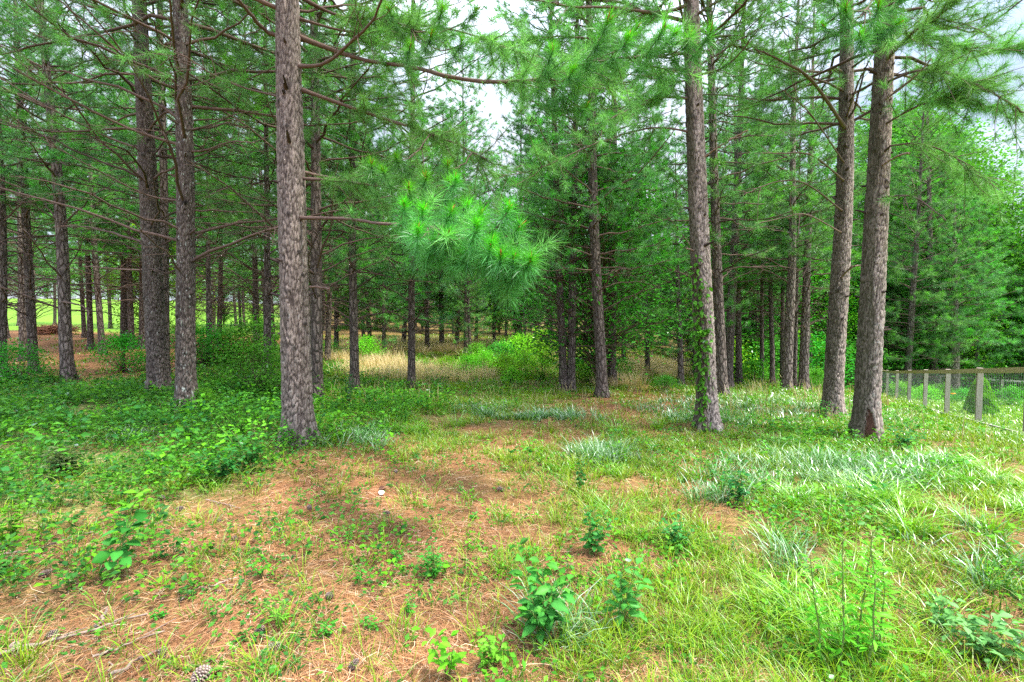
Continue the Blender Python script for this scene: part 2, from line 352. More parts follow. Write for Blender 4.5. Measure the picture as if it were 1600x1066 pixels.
# ------------------------------------------------------------------ ground sheet
for _p in ((466, 690), (1106, 668), (1301, 648), (1352, 685), (292, 640), (248, 612)):
    _g = ground(*_p); MOUNDS.append((_g[0], _g[1]))
def build_ground():
    rs = np.concatenate([[0.0], np.geomspace(.25, 900, 330)]); na = 520
    aa = np.linspace(-math.pi, math.pi, na, endpoint=False)
    X = rs[:, None] * np.sin(aa)[None]; Y = rs[:, None] * np.cos(aa)[None]; Z = height(X, Y)
    k = masks(X, Y, Z)
    n1 = fbm(X * 1.3, Y * 1.3, 3)[..., None]; n2 = fbm(X * .5, Y * .5, 8)[..., None]
    straw = np.array([.20, .095, .040]) * (.45 + 1.0 * fbm(X * 2.3, Y * 2.3, 91)[..., None]); gr = np.array([.055, .13, .024]) * (.7 + .6 * n2)
    lawn = np.array([.10, .26, .016]) * (.75 + .5 * n2); field = np.array([.10, .215, .012]) * (.85 + .3 * n2)
    tan = np.array([.48, .36, .16])
    g = np.clip(np.maximum(k['W'] * .85, k['G'] * .55), 0, 1)[..., None] * sstep(.25, .6, n1 + .25 * np.maximum(k['G'], k['W'])[..., None])
    C = straw * (1 - g) + gr * g; T = k['T'][..., None]; C = C * (1 - T) + tan * T
    l = k['lawn'][..., None]; C = C * (1 - l) + lawn * l; f = k['field'][..., None]; C = C * (1 - f) + field * f
    mb = MB(); idx = np.arange(len(rs) * na).reshape(len(rs), na); a = idx[:-1]; b = idx[1:]
    mb.add(np.stack([X, Y, Z], -1).reshape(-1, 3), np.stack([a, b, np.roll(b, -1, 1), np.roll(a, -1, 1)], -1).reshape(-1, 4), C.reshape(-1, 3))
    o = link('ground', mb.mesh('ground', [M_ground])); tag(o, 'gently rolling woodland floor of brown pine straw and green patches', 'ground', kind='structure')
build_ground()

# ------------------------------------------------------------------ pines
def worley(x, y, nx, seed):
    ix = np.floor(x); iy = np.floor(y); f1 = np.full(x.shape, 9.); f2 = np.full(x.shape, 9.); idv = np.zeros(x.shape)
    for dx in (-1, 0, 1):
        for dy in (-1, 0, 1):
            cx = ix + dx; cyy = iy + dy; cw = np.mod(cx, nx)
            px = cx + _h(cw, cyy, seed) ; py = cyy + _h(cw, cyy, seed + 1)
            d = np.hypot(px - x, py - y); hid = _h(cw, cyy, seed + 2)
            nf2 = np.minimum(f2, np.maximum(f1, d)); idv = np.where(d < f1, hid, idv); f1 = np.minimum(f1, d); f2 = nf2
    return f1, f2, idv
BARK = np.array([.132, .109, .096]); BARKDK = np.array([.040, .029, .025])
def centre(tr, z):           # local centre line
    z = np.asarray(z, float)
    lx, ly = tr['lean']; s = tr['seed']
    wob = .0 if tr['H'] < .1 else 1
    ox = lx * z + wob * .10 * (vnoise(z * .22 + s, z * 0 + s, 31) - vnoise(np.array(0. + s), np.array(0. + s), 31)) * np.minimum(1, z / 2.)
    oy = ly * z + wob * .10 * (vnoise(z * .22 + s * 2, z * 0 + s, 32) - vnoise(np.array(0. + s * 2), np.array(0. + s), 32)) * np.minimum(1, z / 2.)
    return ox, oy
def rad(tr, z):
    z = np.asarray(z, float); u = np.clip(z / tr['H'], 0, 1)
    return tr['r'] * (1 - .93 * u ** 1.15) * (1 + .42 * np.exp(-np.maximum(z, 0) / .22))
def trunk_mesh(tr, fine):
    rng = np.random.default_rng(tr['seed'] + 100)
    H = tr['H']
    if fine:
        zs = np.concatenate([np.arange(-.3, 7.2, .018), np.linspace(7.25, H, 40)]); ns = 120
    else:
        zs = np.concatenate([np.linspace(-.3, 1.0, 9), np.linspace(1.3, H, int(H / .45))]); ns = 14
    th = np.arange(ns) * 2 * math.pi / ns
    Z, TH = np.meshgrid(zs, th, indexing='ij')
    rr = rad(tr, Z)
    rr = rr * (1 + .24 * np.exp(-np.maximum(Z, 0) / .25) * np.cos(TH * 5 + tr['seed']) + .035 * np.sin(TH * 2 + Z * .7 + tr['seed']))
    col_ = np.ones(Z.shape + (3,)) * BARK
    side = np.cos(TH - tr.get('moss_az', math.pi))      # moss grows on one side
    tone = fbm(TH * 2.0 + 9, Z * 1.1, tr['seed'], 3)[..., None]
    col_ = col_ * (.78 + .44 * tone)
    if fine:
        nx = max(10, int(round(2 * math.pi * tr['r'] / .040)))
        gx = TH / (2 * math.pi) * nx; gz = Z / .125
        sn = np.abs(np.sin(TH / 2)) ** .6; wx = ((fbm(gx * .6, gz * .35, 41) - .5) * 2.6 + (vnoise(gx * 2.4, gz * 2.0, 42) - .5) * .5) * sn; wz = (fbm(gx * .7, gz * .5, 43) - .5) * 3.4 * sn
        f1, f2, idv = worley(gx + wx, gz + wz, nx, tr['seed']); e = f2 - f1
        e2 = (lambda w_: w_[1] - w_[0])(worley(gx * 2 + wx, gz * 3 + wz, nx * 2, tr['seed'] + 5)); pl = (.05 + .95 * sstep(.0, .24 + .2 * vnoise(gx * .7, gz * .5, 59), e)) * (.55 + .45 * sstep(.0, .25, e2)); fl = fbm(gx * 3, gz * 2, 47)
        depth = .018 * (1 - .45 * np.clip(Z / 6, 0, 1)) * tr.get('rough', 1)
        rr = rr + pl * depth * (.6 + .7 * idv) + (fl - .5) * .006 - depth * .6
        c2 = tr.get('btone', 1.) * col_ * (.82 + .42 * idv[..., None]) * (.85 + .3 * fl[..., None])
        col_ = BARKDK * (.8 + .4 * tone) * (1 - pl[..., None]) + c2 * pl[..., None]
        for zk in np.arange(1.1, 7, .46):
            for _ in range(3):
                ak = rng.uniform(0, 6.283); zq = zk + rng.uniform(-.12, .12); sz = rng.uniform(.028, .055); da = (np.mod(TH - ak + math.pi, 2 * math.pi) - math.pi) * tr['r']
                kq = 1 - sstep(.5, 1.1, np.hypot(da / sz, (Z - zq) / (sz * .8)) + (fl - .5) * .6); rr = rr + kq * .012; col_ = col_ * (1 - .7 * kq[..., None])
        li = sstep(.70, .76, fbm(gx * 1.7, gz * 1.1 * 2.2, 53 + tr['seed'], 3)) * tr.get('lichen', .3) * pl
        col_ = col_ * (1 - li[..., None]) + np.array([.40, .44, .40]) * li[..., None]
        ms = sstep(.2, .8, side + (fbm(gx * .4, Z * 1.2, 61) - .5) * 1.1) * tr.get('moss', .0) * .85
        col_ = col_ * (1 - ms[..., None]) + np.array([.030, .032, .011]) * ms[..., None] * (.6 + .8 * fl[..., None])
        if tr.get('scar'):
            a0, z0, wa, wz_ = tr['scar']; q = np.hypot((np.mod(TH - a0 + math.pi, 2 * math.pi) - math.pi) / wa, (Z - z0) / wz_)
            sm = (1 - sstep(.8, 1.0, q + (fl - .5) * .9)); rr = rr - sm * .03
            col_ = col_ * (1 - sm[..., None]) + np.array([.085, .042, .028]) * sm[..., None] * (.4 + 1.2 * fl[..., None])
    else:
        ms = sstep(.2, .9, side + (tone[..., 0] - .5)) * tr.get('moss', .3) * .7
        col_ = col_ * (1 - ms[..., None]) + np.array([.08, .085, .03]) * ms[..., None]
        col_ = col_ * tr.get('tone', 1) * 1.35
    ox, oy = centre(tr, Z)
    V = np.stack([ox + rr * np.cos(TH), oy + rr * np.sin(TH), Z], -1)
    idx = np.arange(len(zs) * ns).reshape(len(zs), ns); a = idx[:-1]; b = idx[1:]
    mb = MB(); mb.add(V.reshape(-1, 3), np.stack([a, np.roll(a, -1, 1), np.roll(b, -1, 1), b], -1).reshape(-1, 4), col_.reshape(-1, 3))
    top = V[-1].mean(0); mb.add(np.vstack([V[-1], top]), np.stack([np.arange(ns), np.roll(np.arange(ns), -1), np.full(ns, ns)], 1), BARKDK)
    if fine:
        q = 0; z = 1.3
        while z < 6.8:
            for _ in range(rng.integers(1, 4)):
                a = rng.uniform(0, 6.283); zz = z + rng.uniform(-.08, .08); ox, oy = centre(tr, zz); r = float(rad(tr, zz)); l = rng.uniform(.025, .13) if rng.random() < .92 else rng.uniform(.13, .25); w = rng.uniform(.012, .02)
                t = np.array([-.03, .3, .7, 1.0]); d = np.array([math.cos(a), math.sin(a), rng.uniform(0, .4)])
                p = np.array([ox, oy, zz]) + d * (r * .9 + l * t)[:, None]; tubes(mb, p[None], np.array([[w * 1.7, w * 1.1, w, w * .55]]), BARKDK * rng.uniform(1., 2.2), 7)
            z += rng.uniform(.35, .6)
    return mb.mesh('trunk', [M_bark if fine else M_bark_far])

N_OLD = np.array([.092, .222, .088]); N_MID = np.array([.132, .325, .082]); N_NEW = np.array([.10, .38, .035])
LIMBC = np.array([.100, .068, .056])
def limb_path(tr, z0, az, L, e, sag, up, rng, k=9):
    ox, oy = centre(tr, z0); s = np.linspace(0, 1, k)
    wig = np.cumsum(rng.normal(0, .022, k)); wig -= wig[0]
    h = L * s
    d = np.array([math.cos(az), math.sin(az)]); pr = np.array([-d[1], d[0]])
    r0 = rad(tr, z0) * .6
    x = ox + d[0] * (h + r0) + pr[0] * wig * L; y = oy + d[1] * (h + r0) + pr[1] * wig * L
    z = z0 + L * (e * s - sag * s ** 1.8 + up * s ** 3.2) + np.cumsum(rng.normal(0, .012, k)) * L + rng.normal(0, .012, k) * (s > 0)
    return np.stack([x, y, z], 1)
def crown(tr, rng, dead0, live0, cR, nn, nw, twd=5.0, step=.5, top_detail=1.0, tuftL=.17, bright=1.0, skip=None, need=None):
    """limbs, twigs and needles of one pine in one mesh; mat 0 limb bark, mat 1 needles"""
    H = tr['H']; mb = MB(); LP = []; LR = []; TP = []; TR = []; TC = []; P = []; D = []; S = []; C = []; DT = []; DR = []
    z = dead0
    while z < H - .3:
        k = rng.integers(3, 6); a0 = rng.uniform(0, 6.28)
        for q in range(k):
            az = a0 + q * 6.283 / k + rng.normal(0, .25); zz = z + rng.uniform(-.12, .12)
            live = zz > live0 + rng.normal(0, .35)
            if live:
                u = (zz - live0) / max(H - live0, 1); u = min(max(u, 0), 1)
                L = cR * min(1, .72 + 1.1 * u) * (1 - u) ** .72 * rng.uniform(.65, 1.12) + .25
                e = .12 + .75 * u + rng.normal(0, .10); sag = rng.uniform(.15, .42) * (1 - u * .6); up = rng.uniform(.15, .35)
            else:
                L = rng.uniform(.35, 1.0) * cR * .9; e = rng.uniform(.1, .8); sag = rng.uniform(0, .3); up = 0
                if rng.random() < .25: L = rng.uniform(.15, .5)
            p = limb_path(tr, zz, az, L, e, sag, up, rng)
            r0 = min(.009 + .0072 * L, float(rad(tr, zz)) * .5)
            LP.append(p); LR.append(np.linspace(r0, r0 * .28, 9))
            nt_ = int(L * (twd if live else 5.5) * (top_detail if zz > 7.5 else 1))
            for j in range(nt_):
                s = rng.uniform(.22 if live else .3, 1); f = s * 8; i = min(int(f), 7); b = p[i] * (1 - f + i) + p[i + 1] * (f - i)
                ld = p[i + 1] - p[i]; la = math.atan2(ld[1], ld[0]); sg = 1 if j % 2 else -1
                ta = la + sg * rng.uniform(.45, 1.1); tl = min(1.1, max(.14, (1.08 - s) * L * .55 * rng.uniform(.5, 1.2)))
                el = rng.uniform(-.15, .45) if live else rng.uniform(-.4, .4)
                d0 = np.array([math.cos(ta), math.sin(ta), el]); d1 = np.array([0, 0, rng.uniform(-.05, .45) if live else -.15])
                tt = np.array([0, .33, .66, 1.])[:, None]; tp = b + tl * (d0 * tt + d1 * tt ** 2) + np.cumsum(rng.normal(0, .02 * tl, (4, 3)), 0) * [[0], [1], [1], [1]]
                if live:
                    TP.append(tp); TR.append([r0 * .3 + .002, .004, .003, .002])
                    m = max(1, int(tl * 7))
                    for g in range(m):
                        w = 1 - g / m * .75; q2 = w * 3; i2 = min(int(q2), 2); pos = tp[i2] * (1 - q2 + i2) + tp[i2 + 1] * (q2 - i2)
                        dd = tp[i2 + 1] - tp[i2]; dd = dd / (np.linalg.norm(dd) + 1e-6)
                        if g: pos = pos + rng.normal(0, .05, 3); dd = dd + rng.normal(0, .5, 3); dd = dd / np.linalg.norm(dd)
                        P.append(pos); D.append(dd); S.append(rng.uniform(.75, 1.1) if g else 1.1)
                        new = (g == 0 and rng.random() < .35) or rng.random() < .05
                        C.append((N_NEW if new else (N_MID if rng.random() < .5 else N_OLD)) * rng.uniform(.8, 1.25))
                else:
                    DT.append(tp); DR.append([.006, .0045, .003, .0015])
            if live:
                P.append(p[-1]); dd = p[-1] - p[-2]; D.append(dd / np.linalg.norm(dd)); S.append(1.2); C.append(N_MID)
        z += step * rng.uniform(.8, 1.2)
    tubes(mb, np.array(LP), np.array(LR), LIMBC * rng.uniform(.7, 1.4, (len(LP), 1)), 6, 0)
    if TP: tubes(mb, np.array(TP), np.array(TR), LIMBC * 1.1, 3, 0)
    if DT: tubes(mb, np.array(DT), np.array(DR), LIMBC * 1.35, 3, 0)
    P = np.array(P); D = np.array(D); S = np.array(S); C = np.array(C) * bright
    needles(mb, P, D, S, C, nn, rng, tuftL, nw, mat=1)
    return mb.mesh('crown', [M_limb, M_needle])

def hero_limb(tr, base, spec, rng, nw=.0035):
    """one big limb given by points; returns (limb mesh, foliage mesh)"""
    pts = np.array([at(*q) for q in spec['pts']]) - base
    z0 = pts[0][2]; ox, oy = centre(tr, z0); pts[0] = [ox, oy, z0]
    # Catmull resample
    n = 22; t = np.linspace(0, len(pts) - 1, n); Q = np.vstack([2 * pts[0] - pts[1], pts, 2 * pts[-1] - pts[-2]]); out_ = []
    for q in t:
        i = min(int(q), len(pts) - 2); f = q - i; a, b, c, d = Q[i], Q[i + 1], Q[i + 2], Q[i + 3]
        out_.append(.5 * ((2 * b) + (-a + c) * f + (2 * a - 5 * b + 4 * c - d) * f * f + (-a + 3 * b - 3 * c + d) * f ** 3))
    p = np.array(out_) + rng.normal(0, .006, (n, 3)) * np.linspace(0, 1, n)[:, None]
    mb = MB(); r = np.linspace(spec.get('r0', .03), spec.get('r1', .008), n) * .82 * rng.uniform(.88, 1.15, n); r[0] *= 1.5; r[1] *= 1.15
    cc = LIMBC * spec.get('tone', 1.2)
    tubes(mb, p[None], r[None], cc, 9, 0)
    if spec.get('broken'): mb.add(np.vstack([p[-1] + rng.normal(0, .008, (8, 3)), p[-1] + (p[-1] - p[-2]) * .5]), np.stack([np.arange(8), np.roll(np.arange(8), -1), np.full(8, 8)], 1), np.array([.42, .26, .15]))
    fo = None
    L = np.linalg.norm(p[-1] - p[0])
    if spec.get('twigs'):
        TP = []
        for j in range(spec['twigs']):
            i = rng.integers(4, n - 1); d = norm(norm(p[min(i + 1, n - 1)] - p[i]) + rand_dir(1, rng)[0] * .9); l = rng.uniform(.2, spec.get('tl', .8))
            tt = np.linspace(0, 1, 5)[:, None]; TP.append(p[i] + d * l * tt + np.array([0, 0, rng.uniform(-.3, .3)]) * l * tt ** 2 + np.cumsum(rng.normal(0, .02 * l, (5, 3)), 0) * np.array([[0], [1], [1], [1], [1]]))
        tubes(mb, np.array(TP), np.linspace(.006, .0018, 5)[None].repeat(len(TP), 0), cc * 1.15, 4, 0)
        if spec.get('green'):
            fo = MB(); T = np.array(TP); g = spec['green']
            P = []; D = []
            for tp in T:
                for w in (1., .72, .45)[:g]: i = w * 4; P.append(tp[int(i)]); D.append(norm(tp[-1] - tp[0]))
            P = np.array(P); D = np.array(D)
            needles(fo, P, D, np.full(len(P), 1.0), (N_MID * rng.uniform(.9, 1.6, (len(P), 1))), 60, rng, .17, nw * 1.3)
    if spec.get('tips'):
        fo = fo or MB(); tips = np.array([at(*q) for q in spec['tips']]) - base; TP = []
        for q in tips:
            dist = np.linalg.norm(p - q, axis=1) + np.maximum(0, (np.arange(n) < 5) * 9.); i = int(np.argmin(dist)); i = max(3, i - 2)
            a = p[i]; tt = np.linspace(0, 1, 7)[:, None]; l = np.linalg.norm(q - a)
            TP.append(a * (1 - tt) + q * tt + np.array([0, 0, -.18]) * l * (tt * (1 - tt)) * 4 * .6 + rng.normal(0, .01, (7, 3)) * np.sin(tt * 3.14))
        T = np.array(TP); tubes(mb, T, np.linspace(.009, .004, 7)[None].repeat(len(T), 0), cc, 5, 0)
        dirs = norm(norm(T[:, -1] - T[:, -3]) * .55 + np.array([.12, 0, .75]) + rng.normal(0, .15, (len(T), 3)))
        e = tips
        # old drooping needles below, new bright ones above, brown candle on top
        for back, cnt in ((0., 130), (.10, 110), (.22, 80)):
            Pp = e - dirs * (.02 + back * .6) - norm(T[:, -1] - T[:, -3]) * back * .8
            needles(fo, Pp, norm(dirs * .2 + norm(T[:, -1] - T[:, -3]) * .5), np.ones(len(e)), np.tile(np.array([.085, .27, .07]), (len(e), 1)) * rng.uniform(.85, 1.2, (len(e), 1)), cnt, rng, .165, .0036, 1.0, .42, bend=True, back=.06)
        needles(fo, e + dirs * .05, dirs, np.ones(len(e)), np.tile(np.array([.10, .43, .018]), (len(e), 1)) * rng.uniform(.75, 1.2, (len(e), 1)), 130, rng, .125, .0038, .7, .0, bend=False, back=.06)
        for q, d in zip(e, dirs):
            for m_ in range(rng.integers(1, 3)):
                dd = norm(d + rng.normal(0, .22, 3)); l = rng.uniform(.05, .085); tt = np.linspace(0, 1, 5)[:, None]
                tubes(fo, (q + d * .02 + dd * l * tt)[None], np.array([[.007, .0065, .006, .0045, .001]]), np.array([.40, .20, .06]), 6, 1)
    return mb.mesh('branch', [M_limb]), (fo.mesh('foliage', [M_needle, M_limb]) if fo else None)

def make_tree(px, py, wpx, label, top=None, seed=1, H=16, fine=False, group=None, limbs=(), dead0=1.6, live0=3.5, cR=2.8, nn=22, nw=.008, twd=5., tdet=.6, bright=1., **kw):
    g = ground(px, py); dep = project(g[0], g[1], g[2])[2]
    tr = dict(seed=seed, H=H, r=wpx / F * dep / 2, lean=(0, 0)); tr.update(kw)
    if top:                         # (px, py) of the trunk higher up: gives the lean
        t3 = at(top[0], top[1], 1.); t3 = ray(top[0], top[1]); k = g[1] / t3[1]; q = t3 * k; q[2] += EYE
        tr['lean'] = ((q[0] - g[0]) / (q[2] - g[2]), 0)
    root = bpy.data.objects.new('pine_tree', None); col.objects.link(root); root.location = [float(a) for a in g]
    tag(root, label, 'pine tree', group)
    link('trunk', trunk_mesh(tr, fine), root)
    rng = np.random.default_rng(seed)
    link('crown', crown(tr, rng, dead0, live0, cR, nn, nw, twd, .5, tdet, bright=bright), root)
    for sp in limbs:
        a, b = hero_limb(tr, g, sp, rng)
        br = link('branch', a, root)
        if b: link('foliage', b, br)
    return root, tr, g

def LB(*pts, **kw): return dict(pts=pts, **kw)
def hero_trees():
    d = 6.4
    make_tree(466, 690, 43, 'thick grey-barked pine standing closest, a tuft-tipped bough reaching out low across the glade', top=(449, 0), seed=11, H=17, fine=True,
        dead0=5.5, live0=5.5, cR=3.0, nn=30, nw=.006, moss=.15, lichen=.25, btone=1.75, limbs=[
        LB((478, 27, 6.5), (530, 25, 6.3), (600, 30, 6.0), (660, 50, 5.6), r0=.032, r1=.008, twigs=30, green=3, tips=[(690, 20, 4.9), (672, 60, 4.9), (720, 70, 5.0), (640, 78, 5.2), (740, 20, 5.0), (610, 20, 5.4)]),
        LB((474, 122, 6.3), (505, 100, 5.9), (548, 66, 5.5), (585, 28, 5.1), (600, -20, 4.8), r0=.028, r1=.012, twigs=8),
        LB((482, 92, 6.6), (560, 92, 6.3), (640, 104, 5.9), (720, 124, 5.3), (800, 128, 4.9), (860, 120, 4.6), (920, 98, 4.4), (1000, 90, 4.2), (1070, 85, 4.0), r0=.034, r1=.009, twigs=34, green=3,
           tips=[(948, 38, 3.9), (1032, 52, 3.8), (1050, 58, 3.9), (1075, 66, 3.8), (1108, 56, 3.7), (932, 72, 4.1), (892, 116, 4.2), (862, 84, 4.4), (992, 48, 4.2), (978, 66, 4.), (900, 142, 4.5), (912, 170, 4.6)]),
        LB((484, 62, 6.5), (560, 52, 6.2), (660, 40, 5.8), (760, 62, 5.4), (830, 95, 5.1), r0=.022, r1=.005, twigs=44, green=3),
        LB((484, 160, 6.5), (560, 172, 6.2), (640, 198, 5.9), (705, 222, 5.6), (760, 250, 5.3), r0=.030, r1=.008, twigs=34, green=3, tips=[(620, 250, 5.2), (700, 262, 5.0)]),
        LB((474, 276, 6.4), (505, 276, 6.3), (530, 279, 6.2), r0=.028, r1=.012, tone=1.9, twigs=2, broken=1),
        LB((474, 286, 6.3), (540, 284, 6.0), (600, 292, 5.6), (650, 300, 5.2), r0=.026, r1=.008, twigs=20, green=3, tips=[(640, 300, 4.4), (665, 282, 4.5), (700, 290, 4.4), (600, 270, 5.), (580, 260, 5.2)]),
        LB((473, 346, 6.3), (540, 342, 5.7), (600, 350, 5.0), (660, 352, 4.2), (720, 372, 3.6), (780, 400, 3.4), (820, 415, 3.25), r0=.026, r1=.007, twigs=18, green=2, tl=.3,
           tips=[(652, 366, 3.5), (660, 334, 3.7), (702, 338, 3.5), (750, 340, 3.4), (727, 327, 3.8), (792, 332, 3.4), (744, 358, 3.2), (766, 388, 3.2), (782, 404, 3.15), (826, 412, 3.15), (802, 410, 3.2), (725, 402, 3.5), (632, 325, 4.1), (765, 400, 3.3), (710, 286, 4.2), (678, 385, 3.6), (808, 360, 3.5), (700, 372, 3.5)]),
        LB((482, 450, 6.4), (500, 449, 6.3), (516, 452, 6.2), r0=.02, r1=.012, tone=2.0, broken=1),
        LB((442, 86, 6.4), (418, 50, 6.0), (385, 15, 5.6), (350, -30, 5.2), r0=.034, r1=.018, twigs=4),
        LB((436, 180, 6.5), (360, 130, 6.2), (290, 90, 5.9), (200, 40, 5.5), r0=.016, r1=.005, twigs=14, green=1)])
    make_tree(1106, 668, 31, 'tall grey pine with green ivy climbing its shaded flank from the base', top=(1082, 0), seed=12, H=18, fine=True,
        dead0=5.6, live0=5.4, cR=3.0, nn=30, nw=.006, moss=.85, btone=2.9, lichen=.25, limbs=[
        LB((1078, 62, 7.5), (1068, 30, 6.9), (1058, -20, 6.3), r0=.03, r1=.015),
        LB((1070, 24, 7.6), (1030, 20, 7.2), (960, 12, 6.8), (890, 10, 6.5), (820, -4, 6.2), r0=.034, r1=.01, twigs=30, green=2),
        LB((1083, 100, 7.6), (1000, 74, 7.2), (900, 58, 6.8), (810, 66, 6.5), (730, 100, 6.2), r0=.024, r1=.005, twigs=50, green=3),
        LB((1088, 215, 7.6), (1020, 200, 7.3), (930, 225, 6.9), (850, 260, 6.6), (780, 280, 6.4), r0=.020, r1=.005, twigs=34, green=2),
        LB((1082, 165, 7.6), (1040, 152, 7.3), (1000, 165, 7.0), (930, 195, 6.5), r0=.028, r1=.008, twigs=24, green=3),
        LB((1080, 135, 7.6), (1050, 128, 7.4), (1000, 118, 7.1), (960, 118, 6.9), r0=.02, r1=.006, twigs=18, green=3),
        LB((1096, 262, 7.6), (1108, 240, 7.3), (1135, 222, 7.0), (1166, 205, 6.8), r0=.02, r1=.012, tone=2.6, twigs=1, broken=1),
        LB((1100, 130, 7.6), (1120, 110, 7.2), (1150, 90, 6.8), (1190, 40, 6.4), r0=.022, r1=.008, twigs=8, green=2),
        LB((1096, 402, 7.6), (1085, 392, 7.4), (1072, 388, 7.3), r0=.018, r1=.012, tone=2.4, broken=1)])
    make_tree(1301, 648, 26.5, 'straight grey pine with mossy flank, second of the two big trunks standing before the fence', top=(1322, 0), seed=13, H=18, fine=True,
        dead0=5.7, live0=5.5, cR=3.0, nn=30, nw=.006, moss=.8, btone=2.9, lichen=.4, limbs=[
        LB((1306, 160, 8.2), (1270, 128, 7.8), (1225, 98, 7.4), (1180, 76, 7.1), r0=.038, r1=.012, twigs=9, green=2),
        LB((1304, 222, 8.2), (1275, 190, 7.8), (1250, 162, 7.5), (1222, 140, 7.3), r0=.016, r1=.006, twigs=4),
        LB((1302, 252, 8.2), (1270, 244, 7.8), (1220, 240, 7.3), (1150, 240, 6.9), r0=.02, r1=.007, twigs=8, green=2),
        LB((1300, 306, 8.2), (1260, 288, 7.8), (1210, 285, 7.4), (1160, 305, 7.1), r0=.018, r1=.006, twigs=7, green=1),
        LB((1298, 344, 8.2), (1262, 336, 7.8), (1225, 340, 7.5), (1180, 350, 7.2), r0=.015, r1=.006, tone=1.8, twigs=3),
        LB((1320, 140, 8.2), (1345, 120, 7.9), (1362, 108, 7.6), r0=.02, r1=.01, twigs=2),
        LB((1310, 425, 8.2), (1330, 418, 8.0), (1343, 415, 7.9), r0=.02, r1=.014, tone=2.2, broken=1)])
    make_tree(1352, 685, 33.5, 'big grey pine with a reddish bark wound at its foot, closest to the fence', top=(1384, 0), seed=14, H=18, fine=True, scar=(-1.9, .18, .42, .3),
        dead0=5.7, live0=5.5, cR=3.2, nn=30, nw=.006, moss=.9, btone=2.9, lichen=.5, limbs=[
        LB((1392, 78, 6.7), (1425, 52, 6.3), (1470, 22, 5.9), (1510, -20, 5.6), r0=.03, r1=.012, twigs=22, green=3),
        LB((1394, 112, 6.7), (1440, 110, 6.3), (1500, 122, 5.9), (1560, 150, 5.6), (1620, 190, 5.4), r0=.022, r1=.007, twigs=34, green=3),
        LB((1392, 142, 6.7), (1420, 128, 6.4), (1455, 93, 6.1), r0=.018, r1=.01, tone=2.4, broken=1),
        LB((1392, 60, 6.7), (1450, 60, 6.6), (1530, 80, 6.5), (1610, 70, 6.4), r0=.02, r1=.006, twigs=36, green=3),
        LB((1388, 215, 6.7), (1440, 225, 6.6), (1500, 250, 6.5), (1560, 290, 6.4), r0=.016, r1=.005, twigs=26, green=2),
        LB((1390, 182, 6.7), (1430, 168, 6.4), (1490, 152, 6.0), (1560, 170, 5.7), r0=.018, r1=.006, twigs=30, green=3),
        LB((1390, 248, 6.7), (1404, 243, 6.5), (1422, 239, 6.3), r0=.018, r1=.011, tone=2.8, broken=1),
        LB((1388, 298, 6.7), (1420, 306, 6.4), (1450, 322, 6.1), (1480, 345, 5.9), r0=.016, r1=.006, twigs=6, green=1),
        LB((1372, 8, 6.6), (1368, 0, 5.8), (1350, 20, 4.8), r0=.02, r1=.008, twigs=6, green=2, tips=[(1322, 20, 4.6), (1372, 14, 4.6), (1345, 60, 4.6), (1300, -5, 4.6), (1398, 42, 4.8), (1290, 45, 4.8), (1410, -5, 4.8), (1370, 52, 4.9)])])
    make_tree(292, 640, 27.5, 'lichen-spotted dark pine with bare limbs, front one of the close pair of big trunks', top=(275, 0), seed=15, H=17, fine=True,
        dead0=2.4, live0=5.0, cR=3.4, nn=30, nw=.006, moss=.35, lichen=1.0, rough=1.2, limbs=[
        LB((276, 158, 8.4), (230, 118, 8.0), (150, 50, 7.4), (80, -10, 7.0), r0=.03, r1=.012, twigs=9),
        LB((274, 240, 8.4), (200, 200, 8.0), (100, 150, 7.4), (0, 95, 7.0), r0=.03, r1=.010, twigs=12, green=1),
        LB((288, 140, 8.4), (275, 90, 7.6), (268, 30, 7.0), (266, -20, 6.6), r0=.028, r1=.016, twigs=4),
        LB((292, 248, 8.4), (320, 235, 8.0), (360, 222, 7.7), (400, 224, 7.4), r0=.024, r1=.009, twigs=7),
        LB((292, 218, 8.4), (330, 195, 8.0), (370, 178, 7.7), (412, 172, 7.4), r0=.018, r1=.006, twigs=7),
        LB((290, 150, 8.4), (330, 132, 8.1), (390, 122, 7.7), (440, 100, 7.4), r0=.02, r1=.007, twigs=7, green=1),
        LB((272, 322, 8.4), (230, 305, 8.1), (160, 270, 7.6), (60, 215, 7.0), r0=.022, r1=.007, twigs=10)])
    make_tree(248, 612, 27.5, 'thick dark rough-barked pine with old limb stubs, rear one of a close pair', top=(218, 0), seed=16, H=18, fine=True,
        dead0=2.4, live0=5.0, cR=3.4, nn=26, nw=.007, moss=.3, lichen=.45, rough=1.4, limbs=[
        LB((226, 166, 10.4), (190, 118, 9.8), (150, 70, 9.2), (100, 0, 8.6), r0=.032, r1=.014, twigs=8),
        LB((228, 250, 10.4), (170, 215, 9.9), (80, 170, 9.3), (-20, 110, 8.8), r0=.03, r1=.010, twigs=10, green=1),
        LB((228, 425, 10.4), (190, 421, 10.0), (132, 416, 9.6), r0=.022, r1=.014, tone=2.2, broken=1)])
hero_trees()

